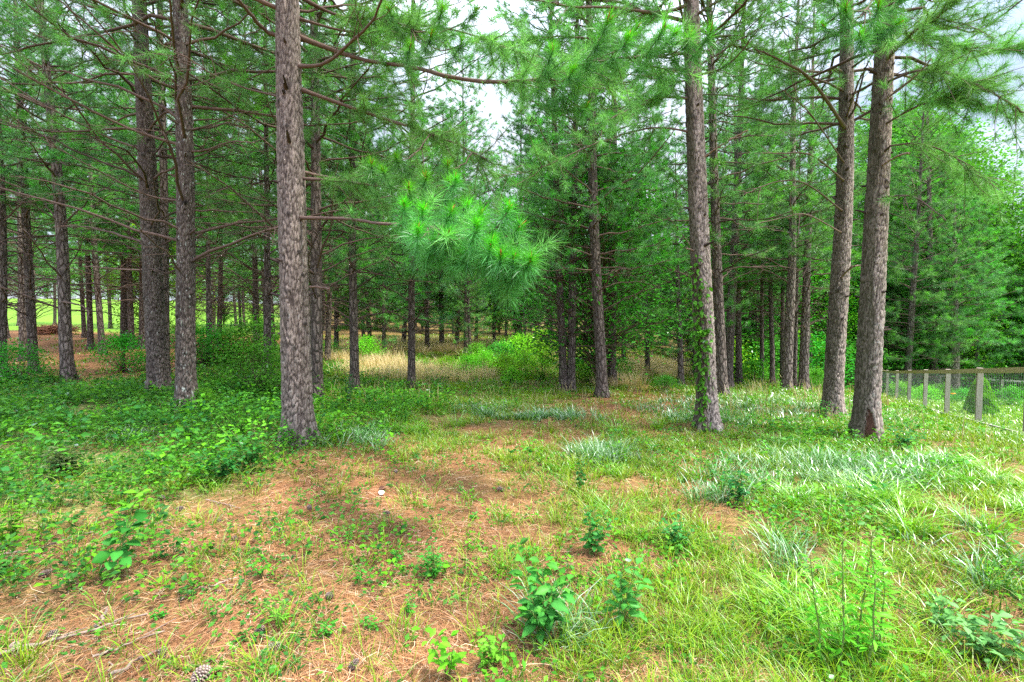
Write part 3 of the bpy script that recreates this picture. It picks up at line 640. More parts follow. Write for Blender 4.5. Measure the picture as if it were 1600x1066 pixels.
# ------------------------------------------------------------------ mid pines: own trunks at their own places, own crowns
MID = [
 # px, py, width, top, H, dead0, live0, cR, label
 (107, 597, 21, (76, 200), 15, 2.0, 4.6, 3.0, 'dark pine leaning outward between the bare straw patch and the leafy bush', dict(moss=.3)),
 (53, 583, 15, (36, 250), 14, 1.6, 4.4, 2.6, 'slim dark pine rising beside the small green bush at the straw edge', {}),
 (3, 590, 16, (-4, 300), 14, 1.6, 4.2, 2.6, 'dark pine trunk cut by the picture edge behind the small green bush', {}),
 (495, 627, 18, (492, 60), 18, 2.2, 3.6, 3.2, 'dark mossy pine half hidden behind the closest grey-barked trunk', dict(moss=.6, lichen=.4)),
 (418, 588, 13, (416, 120), 15, 2.4, 4.4, 2.6, 'slender dark pine behind the dark shrub near the closest trunk', {}),
 (554, 612, 14, (552, 200), 17, 1.8, 3.0, 2.8, 'straight slim pine at the edge of the tall tan grass, mossy foot', dict(moss=.6)),
 (643, 608, 12, (644, 200), 15, 1.5, 2.5, 2.8, 'lone slim pine standing in front of the tall tan grass', dict(moss=.4)),
 (881, 612, 13, (872, 340), 16, 1.2, 3.6, 2.1, 'thinner stem of the twin pines beside the bright bramble patch', {}),
 (892, 612, 14, (897, 340), 16, 1.2, 3.6, 2.1, 'thicker stem of the twin pines beside the bright bramble patch', {}),
 (941, 620, 18, (928, 220), 18, 2.2, 3.2, 2.8, 'grey pine with sweeping bare limbs at the bend of the straw path', dict(moss=.2, tone=1.15)),
 (956, 605, 14, (956, 330), 17, 1.6, 3.0, 2.6, 'darker pine directly behind the grey one at the path bend', {}),
 (1064, 600, 9, (1060, 420), 9, .8, 1.4, 2.2, 'thin young pine with feathery grey-green boughs near the downhill path', {}),
 (1128, 620, 17, (1112, 100), 18, 3.0, 4.4, 2.6, 'grey pine just behind the ivy-clad trunk, seemingly touching it', dict(tone=1.2)),
 (1136, 606, 15, (1158, 120), 18, 2.8, 4.2, 2.6, 'leaning dark pine with pale broken limbs behind the ivy-clad trunk', {}),
 (1155, 600, 10, (1150, 350), 13, 2.0, 3.6, 2.2, 'thin brown pine trunk before the leafy green thicket', {}),
 (1190, 600, 7, (1192, 420), 11, 2.0, 3.8, 1.8, 'very thin pole-like pine amid the leafy green thicket', {}),
 (1207, 602, 8, (1206, 420), 11, 2.0, 3.8, 1.8, 'thin straight pine a step beyond the pole-like one in the thicket', {}),
 (1222, 602, 7, (1222, 400), 12, 2.0, 3.8, 1.8, 'thin pine close against the pair of grey mid-distance trunks', {}),
 (1229, 613, 15, (1236, 350), 15, 2.6, 4.0, 2.4, 'smooth grey pine, paler of the pair in front of the thicket', dict(tone=1.3)),
 (1255, 610, 14, (1262, 380), 15, 2.4, 4.0, 2.4, 'grey pine with a thin crooked tree beside it, before the thicket', dict(tone=1.3)),
 (1241, 606, 7, (1246, 400), 12, 2.2, 4.2, 1.8, 'thin dark pine squeezed between the pair of grey trunks', {}),
 (1269, 600, 7, (1260, 470), 7, 2.0, 4.6, 1.4, 'crooked pale thin tree beside the grey pine in front of the thicket', dict(tone=1.4)),
 (1386, 592, 8, (1388, 450), 12, 2.5, 4.0, 2.2, 'thin grey pine at the far end of the fence', dict(tone=1.3)),
 (1409, 585, 7, (1410, 450), 12, 2.5, 4.0, 2.2, 'thin brown pine behind the fence beside the far garden bush', {}),
 (1491, 622, 14, (1494, 380), 11, 2.2, 3.0, 2.8, 'pale smooth pine standing inside the fenced lawn', dict(tone=1.5)),
 (160, 553, 11, (150, 400), 14, 2.2, 4.4, 2.6, 'dark pine beyond the leafy bush, standing on bare straw', {}),
 (142, 545, 10, (138, 430), 13, 2.2, 4.4, 2.4, 'grey pine on the straw beside the first trunk past the leafy bush', {}),
 (224, 545, 14, (224, 380), 14, 2.2, 4.4, 2.6, 'dark trunk almost hidden by the thick rough-barked pine', {}),
 (206, 546, 10, (200, 300), 14, 2.2, 4.4, 2.6, 'dark pine just behind the leafy bush top', {}),
 (195, 541, 13, (190, 300), 14, 2.4, 4.6, 2.6, 'stout dark pine behind the leafy bush, part of a close row', {}),
 (257, 590, 17, (254, 100), 16, 3.0, 5.5, 2.8, 'dark trunk showing between the close pair of big pines', {}),
 (327, 568, 10, (326, 450), 12, 1.4, 4.0, 2.4, 'thin dark pine entwined with leafy saplings', {}),
]
MR = np.random.default_rng(5)
for i, (px, py, wp, top, H, dead0, live0, cR, lab, kw) in enumerate(MID):
    if px < 440: wp *= .85
    g = ground(px, py); nwid = float(np.clip(.0007 * g[1], .006, .012))
    make_tree(px, py, wp, lab, top=top, seed=40 + i, H=H, dead0=dead0, live0=live0, cR=cR, nn=34, nw=nwid, twd=5, tdet=.9, **kw)
used = [np.array(o.location[:2]) for o in col.objects if o.name.startswith('pine_tree')]

# ------------------------------------------------------------------ filler pines from a few shared forms
PROTO = []
def proto(kind, seed):
    rng = np.random.default_rng(seed)
    if kind == 'shade': tr = dict(seed=seed, H=rng.uniform(13, 16.5), r=.125, lean=(rng.normal(0, .02), rng.normal(0, .02)), moss=.3); a = (1.7, 3.6, 2.7)
    elif kind == 'edge': tr = dict(seed=seed, H=rng.uniform(13.5, 17), r=.15, lean=(rng.normal(0, .02), rng.normal(0, .02)), moss=.3); a = (1.0, 1.7, 2.7)
    else: tr = dict(seed=seed, H=rng.uniform(14, 18), r=.16, lean=(rng.normal(0, .02), 0), moss=.2); a = (3.0, 4.4, 2.9)
    return (trunk_mesh(tr, False), crown(tr, rng, *a, 28 if kind == 'shade' else 34, .012, 3.8 if kind == 'shade' else 4.8, .40 if kind == 'shade' else .45, 1.0, tuftL=.2))
for kind, n in (('shade', 5), ('edge', 5), ('tall', 3)):
    for q in range(n): PROTO.append((kind, proto(kind, 200 + len(PROTO))))
PICK = {k: [p for kk, p in PROTO if kk == k] for k in ('shade', 'edge', 'tall')}
cnt = [0]
def filler(x, y, kind, label, group, sc_=1., rng=MR):
    g = np.array([x, y, float(height(x, y)) - .05]); t, c = PICK[kind][rng.integers(len(PICK[kind]))]
    root = bpy.data.objects.new('pine_tree', None); col.objects.link(root); root.location = [float(a) for a in g]
    root.rotation_euler = (0, 0, float(rng.uniform(0, 6.28))); s = sc_ * rng.uniform(.88, 1.12); root.scale = (s, s, s * rng.uniform(.92, 1.1))
    tag(root, label, 'pine tree', group); link('trunk', t, root); link('crown', c, root); used.append(g[:2]); cnt[0] += 1
def free(x, y, dmin): return all((x - u[0]) ** 2 + (y - u[1]) ** 2 > dmin * dmin for u in used)
# left plantation rows
ca, sa = math.cos(.35), math.sin(.35)
for i in range(-24, 14):
    for j in range(0, 14):
        X, Y = i * 3.4, 15 + j * 3.5
        x = X * ca - Y * sa * .25 + MR.normal(0, .35); y = Y + X * sa * .12 + MR.normal(0, .35)
        if y < 14.5 or y > 46: continue
        px, py, dd = project(x, y, float(height(x, y)))
        if not (-70 < px < 590): continue
        if y > 29 and px < 330 and MR.random() < .45: continue
        if MR.random() < .22: continue
        if not free(x, y, 1.9): continue
        if px > 500 and y < 20: continue
        filler(x, y, 'shade', 'dark slender pine in the crowded plantation rows on the straw-covered slope', 'plantation pines on the straw slope')
# central and downhill woods
tries = 0
for k in range(900):
    y = 21 + 36 * MR.random() ** .8; px = MR.uniform(500, 1670); x = (px - 800) / F * y
    if beyond_fence(x, y) > -1 and y < 26: continue
    if 560 < px < 1090 and y < 28: continue
    if not free(x, y, 3.1 if y < 35 else 3.8): continue
    if cnt[0] > 215: break
    gap = 690 < px < 850
    if 850 < px < 1100 and MR.random() < .45: continue
    kind = 'edge' if MR.random() < .8 else 'tall'
    if gap and MR.random() < .45: continue
    filler(x, y, kind, 'bushy green pine in the mixed woods beyond the glade', 'pines beyond the glade', .8 if gap else (.95 if px < 1480 else .85))
# a few closer soft-boughed pines that fill the middle ground
for (px, py, s) in [(600, 560, .6), (735, 560, .62), (1012, 585, .7), (1085, 590, .75), (820, 552, .6), (975, 575, .7), (580, 556, .75), (1330, 600, .8), (1180, 590, .8), (668, 548, .85), (860, 548, 1.0), (772, 536, .8)]:
    g = ground(px, py)
    if free(g[0], g[1], 1.0): filler(g[0], g[1], 'edge', 'soft-boughed young pine at the edge of the grassy opening', 'young pines round the opening', s)
for (px, py, s) in [(729, 553, .85), (812, 542, 1.0), (690, 545, .9)]:
    g = ground(px, py); filler(g[0], g[1], 'tall', 'clear-trunked pine', 'pines beyond the glade', s)
# fill behind the fenced lawn
for (px, Y, s) in [(1420, 25, 1.2), (1465, 27, 1.15), (1445, 33, 1.3), (1500, 30, 1.0), (1530, 27, .85), (1580, 30, .85), (1640, 28, .9), (1455, 33, 1.), (1550, 34, .95), (1620, 35, .9)]:
    x = (px - 800) / F * Y
    if free(x, Y, 1.5): filler(x, Y, 'edge', 'green pine behind the far rail of the fenced lawn', 'pines behind the fenced lawn', s)

# ------------------------------------------------------------------ broadleaf trees and shrubs
def leafy_mesh(rng, H, rad_, nclump, per, lsz, colr, z0=.25, stem=.05, stems=1, flat=.8):
    """trunk/stems mesh and crown mesh"""
    tb = MB(); cb = MB()
    t = rng.random(nclump); zc = z0 + (1 - z0) * t ** .8
    rr = rad_ * np.sqrt(rng.random(nclump)) * np.clip(np.sin(np.clip((zc - z0) / (1 - z0) * .92 + .12, 0, 1) * math.pi) ** .6, .25, 1)
    a = rng.uniform(0, 6.283, nclump); rr *= (.55 + .9 * vnoise(a * 1.6, zc * 4, int(rng.integers(99))))
    CC = np.stack([rr * np.cos(a), rr * np.sin(a), zc * H], 1)
    B = np.stack([rng.normal(0, .04 * rad_ * (stems > 1), nclump), rng.normal(0, .04 * rad_ * (stems > 1), nclump), (zc * H * rng.uniform(.3, .65, nclump)) * (0 if stems > 1 else 1)], 1)
    tt = np.linspace(0, 1, 6)[None, :, None]
    P = B[:, None] * (1 - tt) + CC[:, None] * tt; P[:, :, 2] += (np.sin(tt * 3.14) * rad_ * .06)[:, :, 0]
    P[:, 1:] += rng.normal(0, .02 * rad_, (nclump, 5, 3))
    tubes(tb, P, (np.linspace(1, .2, 6) * stem * .32)[None].repeat(nclump, 0), np.array([.12, .09, .065]), 4)
    if stems == 1:
        k = 10; zz = np.linspace(-.2, H * .85, k); w = np.cumsum(rng.normal(0, .02 * H / 10, (k, 2)), 0)
        tubes(tb, np.stack([w[:, 0], w[:, 1], zz], 1)[None], np.linspace(stem, stem * .2, k)[None], np.array([.15, .12, .10]), 9)
    cs = rad_ * .20 + .02
    n = nclump * per; c = np.repeat(CC, per, 0) + rng.normal(0, 1, (n, 3)) * cs * np.array([1, 1, .55])
    d = norm(np.stack([rng.normal(0, 1, n), rng.normal(0, 1, n), rng.normal(-.15, .45, n)], 1))
    Cl = np.repeat(rng.uniform(.7, 1.35, nclump), per)[:, None] * rng.uniform(.75, 1.25, (n, 1)) * np.array(colr)
    leaves(cb, c, d, lsz * rng.uniform(.7, 1.2, n), lsz * .55 * rng.uniform(.8, 1.2, n), Cl, rng)
    return tb.mesh('stem', [M_limb]), cb.mesh('leaves', [M_leaf])
LP_ = {}
def leafy(name, cat, label, group, pos, H, key, form, rot=None, sc_=1, names=('stem', 'leaves')):
    if key not in LP_: LP_[key] = leafy_mesh(np.random.default_rng(len(LP_) + 900), **form)
    a, b = LP_[key]; root = bpy.data.objects.new(name, None); col.objects.link(root); root.location = [float(q) for q in pos]
    root.rotation_euler = (0, 0, float(MR.uniform(0, 6.28))); s = H / form['H'] * sc_; root.scale = (s, s, s)
    tag(root, label, cat, group); link(names[0], a, root); link(names[1], b, root); return root
G_DK = (.035, .16, .025); G_MD = (.06, .27, .022); G_BR = (.20, .50, .02); G_BL = (.045, .20, .06)
BT = [dict(H=9, rad_=3.0, nclump=170, per=75, lsz=.17, colr=c, z0=z, stem=.13) for c, z in ((G_DK, .12), (G_MD, .15), (G_BR, .08), (G_BL, .2))]
BT.append(dict(H=16, rad_=4.4, nclump=330, per=110, lsz=.21, colr=(.075, .30, .022), z0=.12, stem=.18))
BS = [dict(H=2.2, rad_=1.7, nclump=64, per=42, lsz=.15, colr=c, z0=.05, stem=.04, stems=5) for c in (G_MD, (.08, .33, .02), G_BR)]
# leafy trees in the woods behind (position by bearing and distance)
for i, (px, Y, H, f, lab) in enumerate([
    (935, 15.5, 7.4, 1, 'dark-leaved broadleaf tree growing among the pines behind the path-bend trunks'),
    (1185, 27, 7, 1, None), (1230, 30, 8, 0, None), (1150, 29, 6.5, 0, None), (1280, 28, 7, 2, None), (1330, 29, 8, 1, None), (1110, 31, 7, 2, None), (1215, 34, 9, 3, None),
    (1390, 27, 6.5, 0, None), (1440, 31, 8, 1, None), (1500, 28, 6.5, 2, None), (1560, 31, 8.5, 1, None), (1620, 30, 9.5, 2, None), (1680, 29, 9, 1, None), (1380, 34, 9, 3, None), (1480, 36, 9, 2, None),
    (1385, 35, 19, 4, None), (1440, 33, 17.5, 4, None), (1500, 34, 13.5, 4, None), (1560, 35, 10.5, 4, None), (1625, 33, 8.5, 4, None), (1680, 33, 9, 4, None), (350, 47, 5, 1, None), (400, 48, 6, 2, None), (450, 47, 5.5, 1, None), (500, 48, 6, 2, None), (550, 47, 5.5, 1, None), (780, 44, 7, 2, None), (840, 40, 8, 3, None), (720, 46, 7, 2, None), (660, 44, 8, 1, None), (880, 46, 9, 2, None), (930, 42, 8, 1, None), (990, 40, 7, 2, None), (1040, 44, 8, 1, None), (600, 48, 8, 2, None), (540, 50, 8, 1, None), (805, 34, 4.5, 3, None),
    (470, 52, 8, 2, None), (1075, 37, 7, 1, None), (300, 34, 3.5, 2, None), (240, 27, 6.8, 2, 'bright-leaved young broadleaf tree among the bare-limbed plantation pines')]):
    x = (px - 800) / F * Y; z = float(height(x, Y)) - .1
    if lab: L, g_ = lab, None
    elif px < 1100: L, g_ = 'leafy broadleaf tree closing the view far beyond the grassy opening', 'leafy trees beyond the opening'
    else: L, g_ = 'leafy broadleaf tree in the dense green thicket behind fence and grey trunks', 'leafy trees of the thicket'
    leafy('broadleaf_tree', 'tree', L, g_, (x, Y, z), H, ('t', f), BT[f], names=('trunk', 'crown'))
# thicket shrubs and brambles
for px, Y, H, f in [(1130, 24, 2, 2), (1165, 25, 2.4, 1), (1200, 24, 2.2, 0), (1240, 26, 2.5, 2), (1270, 24, 2.4, 0), (1320, 25, 2.6, 0), (1350, 27, 2.5, 0), (1295, 27, 2.6, 1), (1385, 27, 2.4, 0), (1430, 29, 2.6, 0), (1475, 28, 2.4, 0), (1530, 28, 2.5, 0), (1585, 29, 2.6, 0), (1630, 28, 2.5, 0),
                    (1180, 21, 1.1, 1), (1255, 20, .9, 1), (1280, 19, .9, 1), (1100, 22, 1.2, 0), (1215, 28, 2.8, 0), (1155, 28, 2.8, 0), (1405, 31, 3, 0), (1505, 31, 3, 0), (1555, 30, 2.8, 0)]:
    x = (px - 800) / F * Y; leafy('shrub', 'shrub', 'dense green shrub in the dark undergrowth below the thicket trees', 'shrubs under the thicket', (x, Y, float(height(x, Y)) - .1), H, ('s', f), BS[f])
for px, py, H, f in [(700, 583, .6, 2), (728, 588, .7, 2), (757, 582, .8, 2), (790, 590, .75, 2), (820, 588, .8, 2), (848, 592, .7, 2), (745, 572, .9, 1), (785, 572, 1.0, 0), (815, 570, 1.2, 2), (848, 566, 1.4, 2), (908, 592, .8, 2), (922, 600, .6, 2), (800, 600, .5, 2)]:
    leafy('bramble', 'bramble', 'bright green bramble mound in the sunlit clearing behind the tan grass', 'brambles in the clearing', ground(px, py), H, ('s', f), BS[f])
for px, py, H, f, lab in [
    (192, 582, 1.05, 1, 'rounded leafy green bush at the border of straw and ground cover'),
    (22, 600, 1.0, 0, 'small upright green bush in front of the trunk cut by the picture edge'),
    (402, 622, 1.15, 0, 'dark green shrub close behind the thickest grey-barked trunk'),
    (402, 575, 1.7, 0, 'upright leafy sapling rising above the dark shrub'),
    (318, 572, 1.3, 0, 'loose leafy sapling behind the lichen-spotted pine'),
    (355, 568, 1.2, 0, 'low spreading sapling between lichen-spotted pine and dark shrub'),
    (575, 562, 1.0, 2, 'bright leafy sapling behind the straight slim pine'),
    (962, 598, .9, 0, 'dark round shrub at the foot of the path-bend pines'),
    (1040, 612, .5, 0, 'low dark shrub beside the downhill path'),
    (515, 560, .8, 0, 'dark low shrub past the half-hidden mossy pine'),
    (320, 640, .35, 1, 'leafy clump at the foot of the lichen-spotted pine')]:
    leafy('shrub', 'shrub', lab, None, ground(px, py), H, ('s', f), BS[f])
# tree line beyond the far field
far_i = 0
for px in range(-60, 520, 34):
    Y = 118 + (px * 7 % 13); x = (px - 800) / F * Y; leafy('broadleaf_tree', 'tree', 'distant round-crowned tree lining the far side of the sunny field', 'trees beyond the field', (x, Y, float(height(x, Y)) - .5), 10 + (px * 5 % 4), ('t', 1 + far_i % 2), BT[1 + far_i % 2], names=('trunk', 'crown')); far_i += 1
for px in range(480, 1700, 60):
    Y = 64 + (px % 7); x = (px - 800) / F * Y; leafy('broadleaf_tree', 'tree', 'hazy tall tree closing the deepest gaps of the woods', 'trees closing the deepest gaps', (x, Y, float(height(x, Y)) - .5), 13, ('t', far_i % 4), BT[far_i % 4], names=('trunk', 'crown')); far_i += 1

# ------------------------------------------------------------------ fences
def box(mb, a, b, w_, h_, c):            # bar from a to b, width w_ (sideways), height h_
    a = np.asarray(a, float); b = np.asarray(b, float); t = norm(b - a)
    up = np.array([0, 0, 1.]) if abs(t[2]) < .9 else np.array([FD[0], FD[1], 0]); s = norm(np.cross(t, up)); u = np.cross(s, t)
    V = []
    for p in (a, b):
        for i, j in ((-1, -1), (1, -1), (1, 1), (-1, 1)): V.append(p + s * w_ / 2 * i + u * h_ / 2 * j)
    mb.add(V, np.array([[0, 1, 5, 4], [1, 2, 6, 5], [2, 3, 7, 6], [3, 0, 4, 7], [3, 2, 1, 0], [4, 5, 6, 7]]), c)
POSTC = np.array([.38, .32, .27])
def fence(name, label, A, B, n, hgt, pw, rail_c, mesh=True, start=0):
    A = np.asarray(A, float); B = np.asarray(B, float)
    root = bpy.data.objects.new(name, None); col.objects.link(root); root.location = (float(A[0]), float(A[1]), float(height(*A)))
    tag(root, label, 'fence'); o0 = np.array(root.location)
    pts = [np.array([*(A + (B - A) * i / (n - 1)), 0]) for i in range(n)]
    for p in pts: p[2] = float(height(p[0], p[1]))
    # smooth the line of tops
    zz = np.array([p[2] for p in pts]); zs = np.convolve(np.pad(zz, 1, mode='edge'), [.25, .5, .25], 'valid')
    tops = [np.array([p[0], p[1], z + hgt]) for p, z in zip(pts, zs)]
    side = np.array([-(B - A)[1], (B - A)[0], 0]); side = norm(side)
    for p, t_ in zip(pts, tops):
        mb = MB(); k = 7
        q = np.linspace(0, 1, k)[:, None]; c = (p + [0, 0, -.2]) * (1 - q) + (t_ + [0, 0, .03]) * q - o0
        c[:, :2] += R.normal(0, .002, (k, 2)); d = norm(B - A); e = np.array([d[0], d[1], 0]); V = []
        for cc in c:
            for i, j in ((-1, -1), (1, -1), (1, 1), (-1, 1)): V.append(cc + e * pw / 2 * i + side * pw / 2 * j)
        idx = np.arange(k * 4).reshape(k, 4); a_, b_ = idx[:-1], idx[1:]
        mb.add(V, [np.stack([a_, np.roll(a_, -1, 1), np.roll(b_, -1, 1), b_], -1).reshape(-1, 4), np.array([[k * 4 - 4, k * 4 - 3, k * 4 - 2, k * 4 - 1]])], POSTC * R.uniform(.85, 1.15))
        link('post', mb.mesh('post', [M_wood], False), root)
    mb = MB()
    for i in range(n - 1): box(mb, tops[i] - o0 + side * (pw / 2 + .022) - [0, 0, .04], tops[i + 1] - o0 + side * (pw / 2 + .022) - [0, 0, .04], .04, .10, rail_c)
    link('rail', mb.mesh('rail', [M_wood], False), root)
    if mesh:
        mb = MB(); P = []; s_ = side * (pw / 2 + .004)
        for i in range(n - 1):
            a = pts[i] - o0 + s_; b = pts[i + 1] - o0 + s_; ta = tops[i] - o0 + s_; tb_ = tops[i + 1] - o0 + s_
            L = np.linalg.norm(b - a); m = int(L / .1)
            for j in range(m): q = j / m; P.append([(a * (1 - q) + b * q), (ta * (1 - q) + tb_ * q)])
            for j in range(1, 13): q = j / 13; P.append([a * (1 - q) + ta * q, b * (1 - q) + tb_ * q])
        tubes(mb, np.array(P), .0016, np.array([.30, .32, .31]), 3); link('wire_mesh', mb.mesh('wire_mesh', [M_wire]), root)
        mb = MB()
        for i in range(n - 1): box(mb, pts[i] - o0 + s_ * 1.6 + [0, 0, .05], pts[i + 1] - o0 + s_ * 1.6 + [0, 0, .05], .03, .05, np.array([.42, .40, .36]))
        link('bottom_board', mb.mesh('bottom_board', [M_wood], False), root)
    return pts
A = F0 - FD * 5.6; B = F0 + FD * 19.6
fence('wire_fence', 'weathered timber post fence with wire mesh running downhill along the lawn', A, B, 10, 1.23, .10, np.array([.40, .34, .19]))
C1 = B + np.array([26., -2.5])
fence('rail_fence', 'pale far fence crossing behind the clipped evergreen on the lawn', B + np.array([.3, 0]), C1, 9, 1.15, .14, np.array([.5, .45, .42]))
# clipped evergreen, garden bushes, flower
def evergreen():
    g = ground(1535, 640); rng = np.random.default_rng(3); dep = 13.2; x = (1536 - 800) / F * dep; y = dep; z = float(height(x, y))
    root = bpy.data.objects.new('conical_evergreen', None); col.objects.link(root); root.location = (x, y, z)
    tag(root, 'clipped cone-shaped evergreen standing on the fenced lawn', 'evergreen shrub')
    n = 26000; t = rng.random(n) ** .8; Hh = 1.02; a = rng.uniform(0, 6.283, n)
    prof = .34 * (.8 + .4 * vnoise(a * 2.2, t * 6, 8)) * np.clip(t * 7 + .35, 0, 1) * (1 - t) ** .55 * 1.02
    r = prof * (1 - .25 * rng.random(n) ** 2) * (.9 + .2 * vnoise(a * 3, t * 8, 4)); P = np.stack([r * np.cos(a), r * np.sin(a), .06 + t * Hh], 1)
    d = norm(np.stack([np.cos(a) * .6, np.sin(a) * .6, np.full(n, 1.)], 1) + rng.normal(0, .35, (n, 3)))
    cb = MB(); C = np.array([.17, .44, .03]) * rng.uniform(.6, 1.4, (n, 1)); leaves(cb, P, d, .05, .022, C, rng); link('foliage', cb.mesh('foliage', [M_leaf]), root)
    tb = MB(); tubes(tb, np.array([[[0, 0, -.1], [0, 0, .4], [0, 0, .9]]]), np.array([[.03, .025, .01]]), LIMBC, 6); link('stem', tb.mesh('stem', [M_limb]), root)
evergreen()
for px, Y, H, f, lab in [(1450, 21, .7, 2, 'loose green garden bush inside the fence past the slim posts'), (1412, 23, .75, 2, 'green garden bush at the far fence corner by the orange flower'), (1508, 20.5, .6, 1, 'small green bush by the pale pine on the lawn'), (1585, 20, .8, 1, 'airy sapling on the lawn beyond the clipped evergreen'), (1475, 22, .8, 0, 'dark low garden bush beside the pale lawn pine')]:
    x = (px - 800) / F * Y; leafy('garden_bush', 'bush', lab, None, (x, Y, float(height(x, Y))), H, ('s', f), BS[f])

# ------------------------------------------------------------------ ivy on the ivy-clad pine
def ivy():
    rng = np.random.default_rng(8); o = [t for t in col.objects if t.get('label', '').startswith('tall grey pine with green ivy')][0]
    g = np.array(o.location); tr = dict(seed=12, H=18, r=31 / F * project(*g)[2] / 2, lean=((0), 0))
    q = ray(1082, 0); k = g[1] / q[1]; q = q * k; q[2] += EYE; tr['lean'] = ((q[0] - g[0]) / (q[2] - g[2]), 0)
    root = bpy.data.objects.new('ivy_vine', None); col.objects.link(root); root.location = o.location
    tag(root, 'green ivy vine climbing the tall grey pine near the straw path', 'ivy')
    lb = MB(); sb = MB(); P = []; D = []
    for s in range(3):
        z = np.linspace(.0, 2.65 - s * .4, 40); a = -2.35 + .25 * np.sin(z * 2.2 + s * 2) + s * .2; ox, oy = centre(tr, z); r = rad(tr, z) + .018
        p = np.stack([ox + r * np.cos(a), oy + r * np.sin(a), z], 1); tubes(sb, p[None], .005, np.array([.14, .10, .06]), 5)
        w = np.clip(fbm(z * 2.3, z * 0 + s, 77) * 2.4 - .7, .12, 1)
        for i in range(40):
            for j in range(int(3.4 * w[i] + rng.random())):
                aa = a[i] + rng.normal(0, .26); rr = r[i] + rng.uniform(.0, .05); P.append([ox[i] + rr * math.cos(aa), oy[i] + rr * math.sin(aa), z[i] + rng.normal(0, .03)])
                D.append([math.cos(aa) * .6 + rng.normal(0, .5), math.sin(aa) * .6 + rng.normal(0, .3), -.6 + rng.normal(0, .4)])
    P = np.array(P); D = norm(np.array(D)); n = len(P)
    leaves(lb, P, D, rng.uniform(.05, .09, n), rng.uniform(.045, .07, n), np.array([.06, .27, .02]) * rng.uniform(.7, 1.4, (n, 1)), rng, shape=11)
    link('stem', sb.mesh('stem', [M_limb]), root); link('leaves', lb.mesh('leaves', [M_leaf]), root)
ivy()

# ------------------------------------------------------------------ ground cover (uncountable)
def stuff(name, label, cat, mb, mats, smooth=True):
    o = link(name, mb.mesh(name, mats, smooth)); tag(o, label, cat, kind='stuff'); return o
def build_straw():
    mb = MB(); rng = np.random.default_rng(21); n = 250000
    x, y, z, r = scatter(n, 1.2, 16, 1.75, rng=rng); k = masks(x, y, z); keep = rng.random(n) > np.clip(k['G'] * .45 + k['W'] * .5 + k['lawn'], 0, .96)
    x, y, z, r = x[keep], y[keep], z[keep], r[keep]; n = len(x)
    a = rng.uniform(0, 6.283, n); a = a * .55 + (fbm(x * 1.2, y * 1.2, 66) * 6.0) ; L = rng.uniform(.07, .17, n); el = rng.normal(0.02, .13, n)
    d = np.stack([np.cos(a), np.sin(a), el], 1); s = np.stack([-np.sin(a), np.cos(a), rng.normal(0, .3, n)], 1); W = (.0011 + .00035 * r) * .5
    P = np.stack([x, y, z + .004 + .022 * rng.random(n) ** 2], 1); b = rng.normal(0, .018, n)[:, None]
    V = np.stack([P - s * W[:, None], P + s * W[:, None], P + d * (L * .5)[:, None] + s * (W[:, None] + b), P + d * (L * .5)[:, None] + s * (b - W[:, None]), P + d * L[:, None]], 1)
    c = np.array([[.25, .118, .054], [.19, .083, .036], [.34, .20, .10], [.12, .055, .03], [.46, .35, .24]])[rng.choice(5, n, p=[.34, .28, .2, .1, .08])] * rng.uniform(.8, 1.2, (n, 1)) * (.62 + .76 * fbm(x * 2.3, y * 2.3, 91))[:, None]
    i = np.arange(n)[:, None] * 5
    mb.add(V.reshape(-1, 3), [i + np.array([[0, 1, 2, 3]]), i + np.array([[3, 2, 4]])], np.repeat(c, 5, 0))
    stuff('pine_straw', 'fallen orange-brown pine needles carpeting the open ground', 'pine straw', mb, [M_straw])
build_straw()
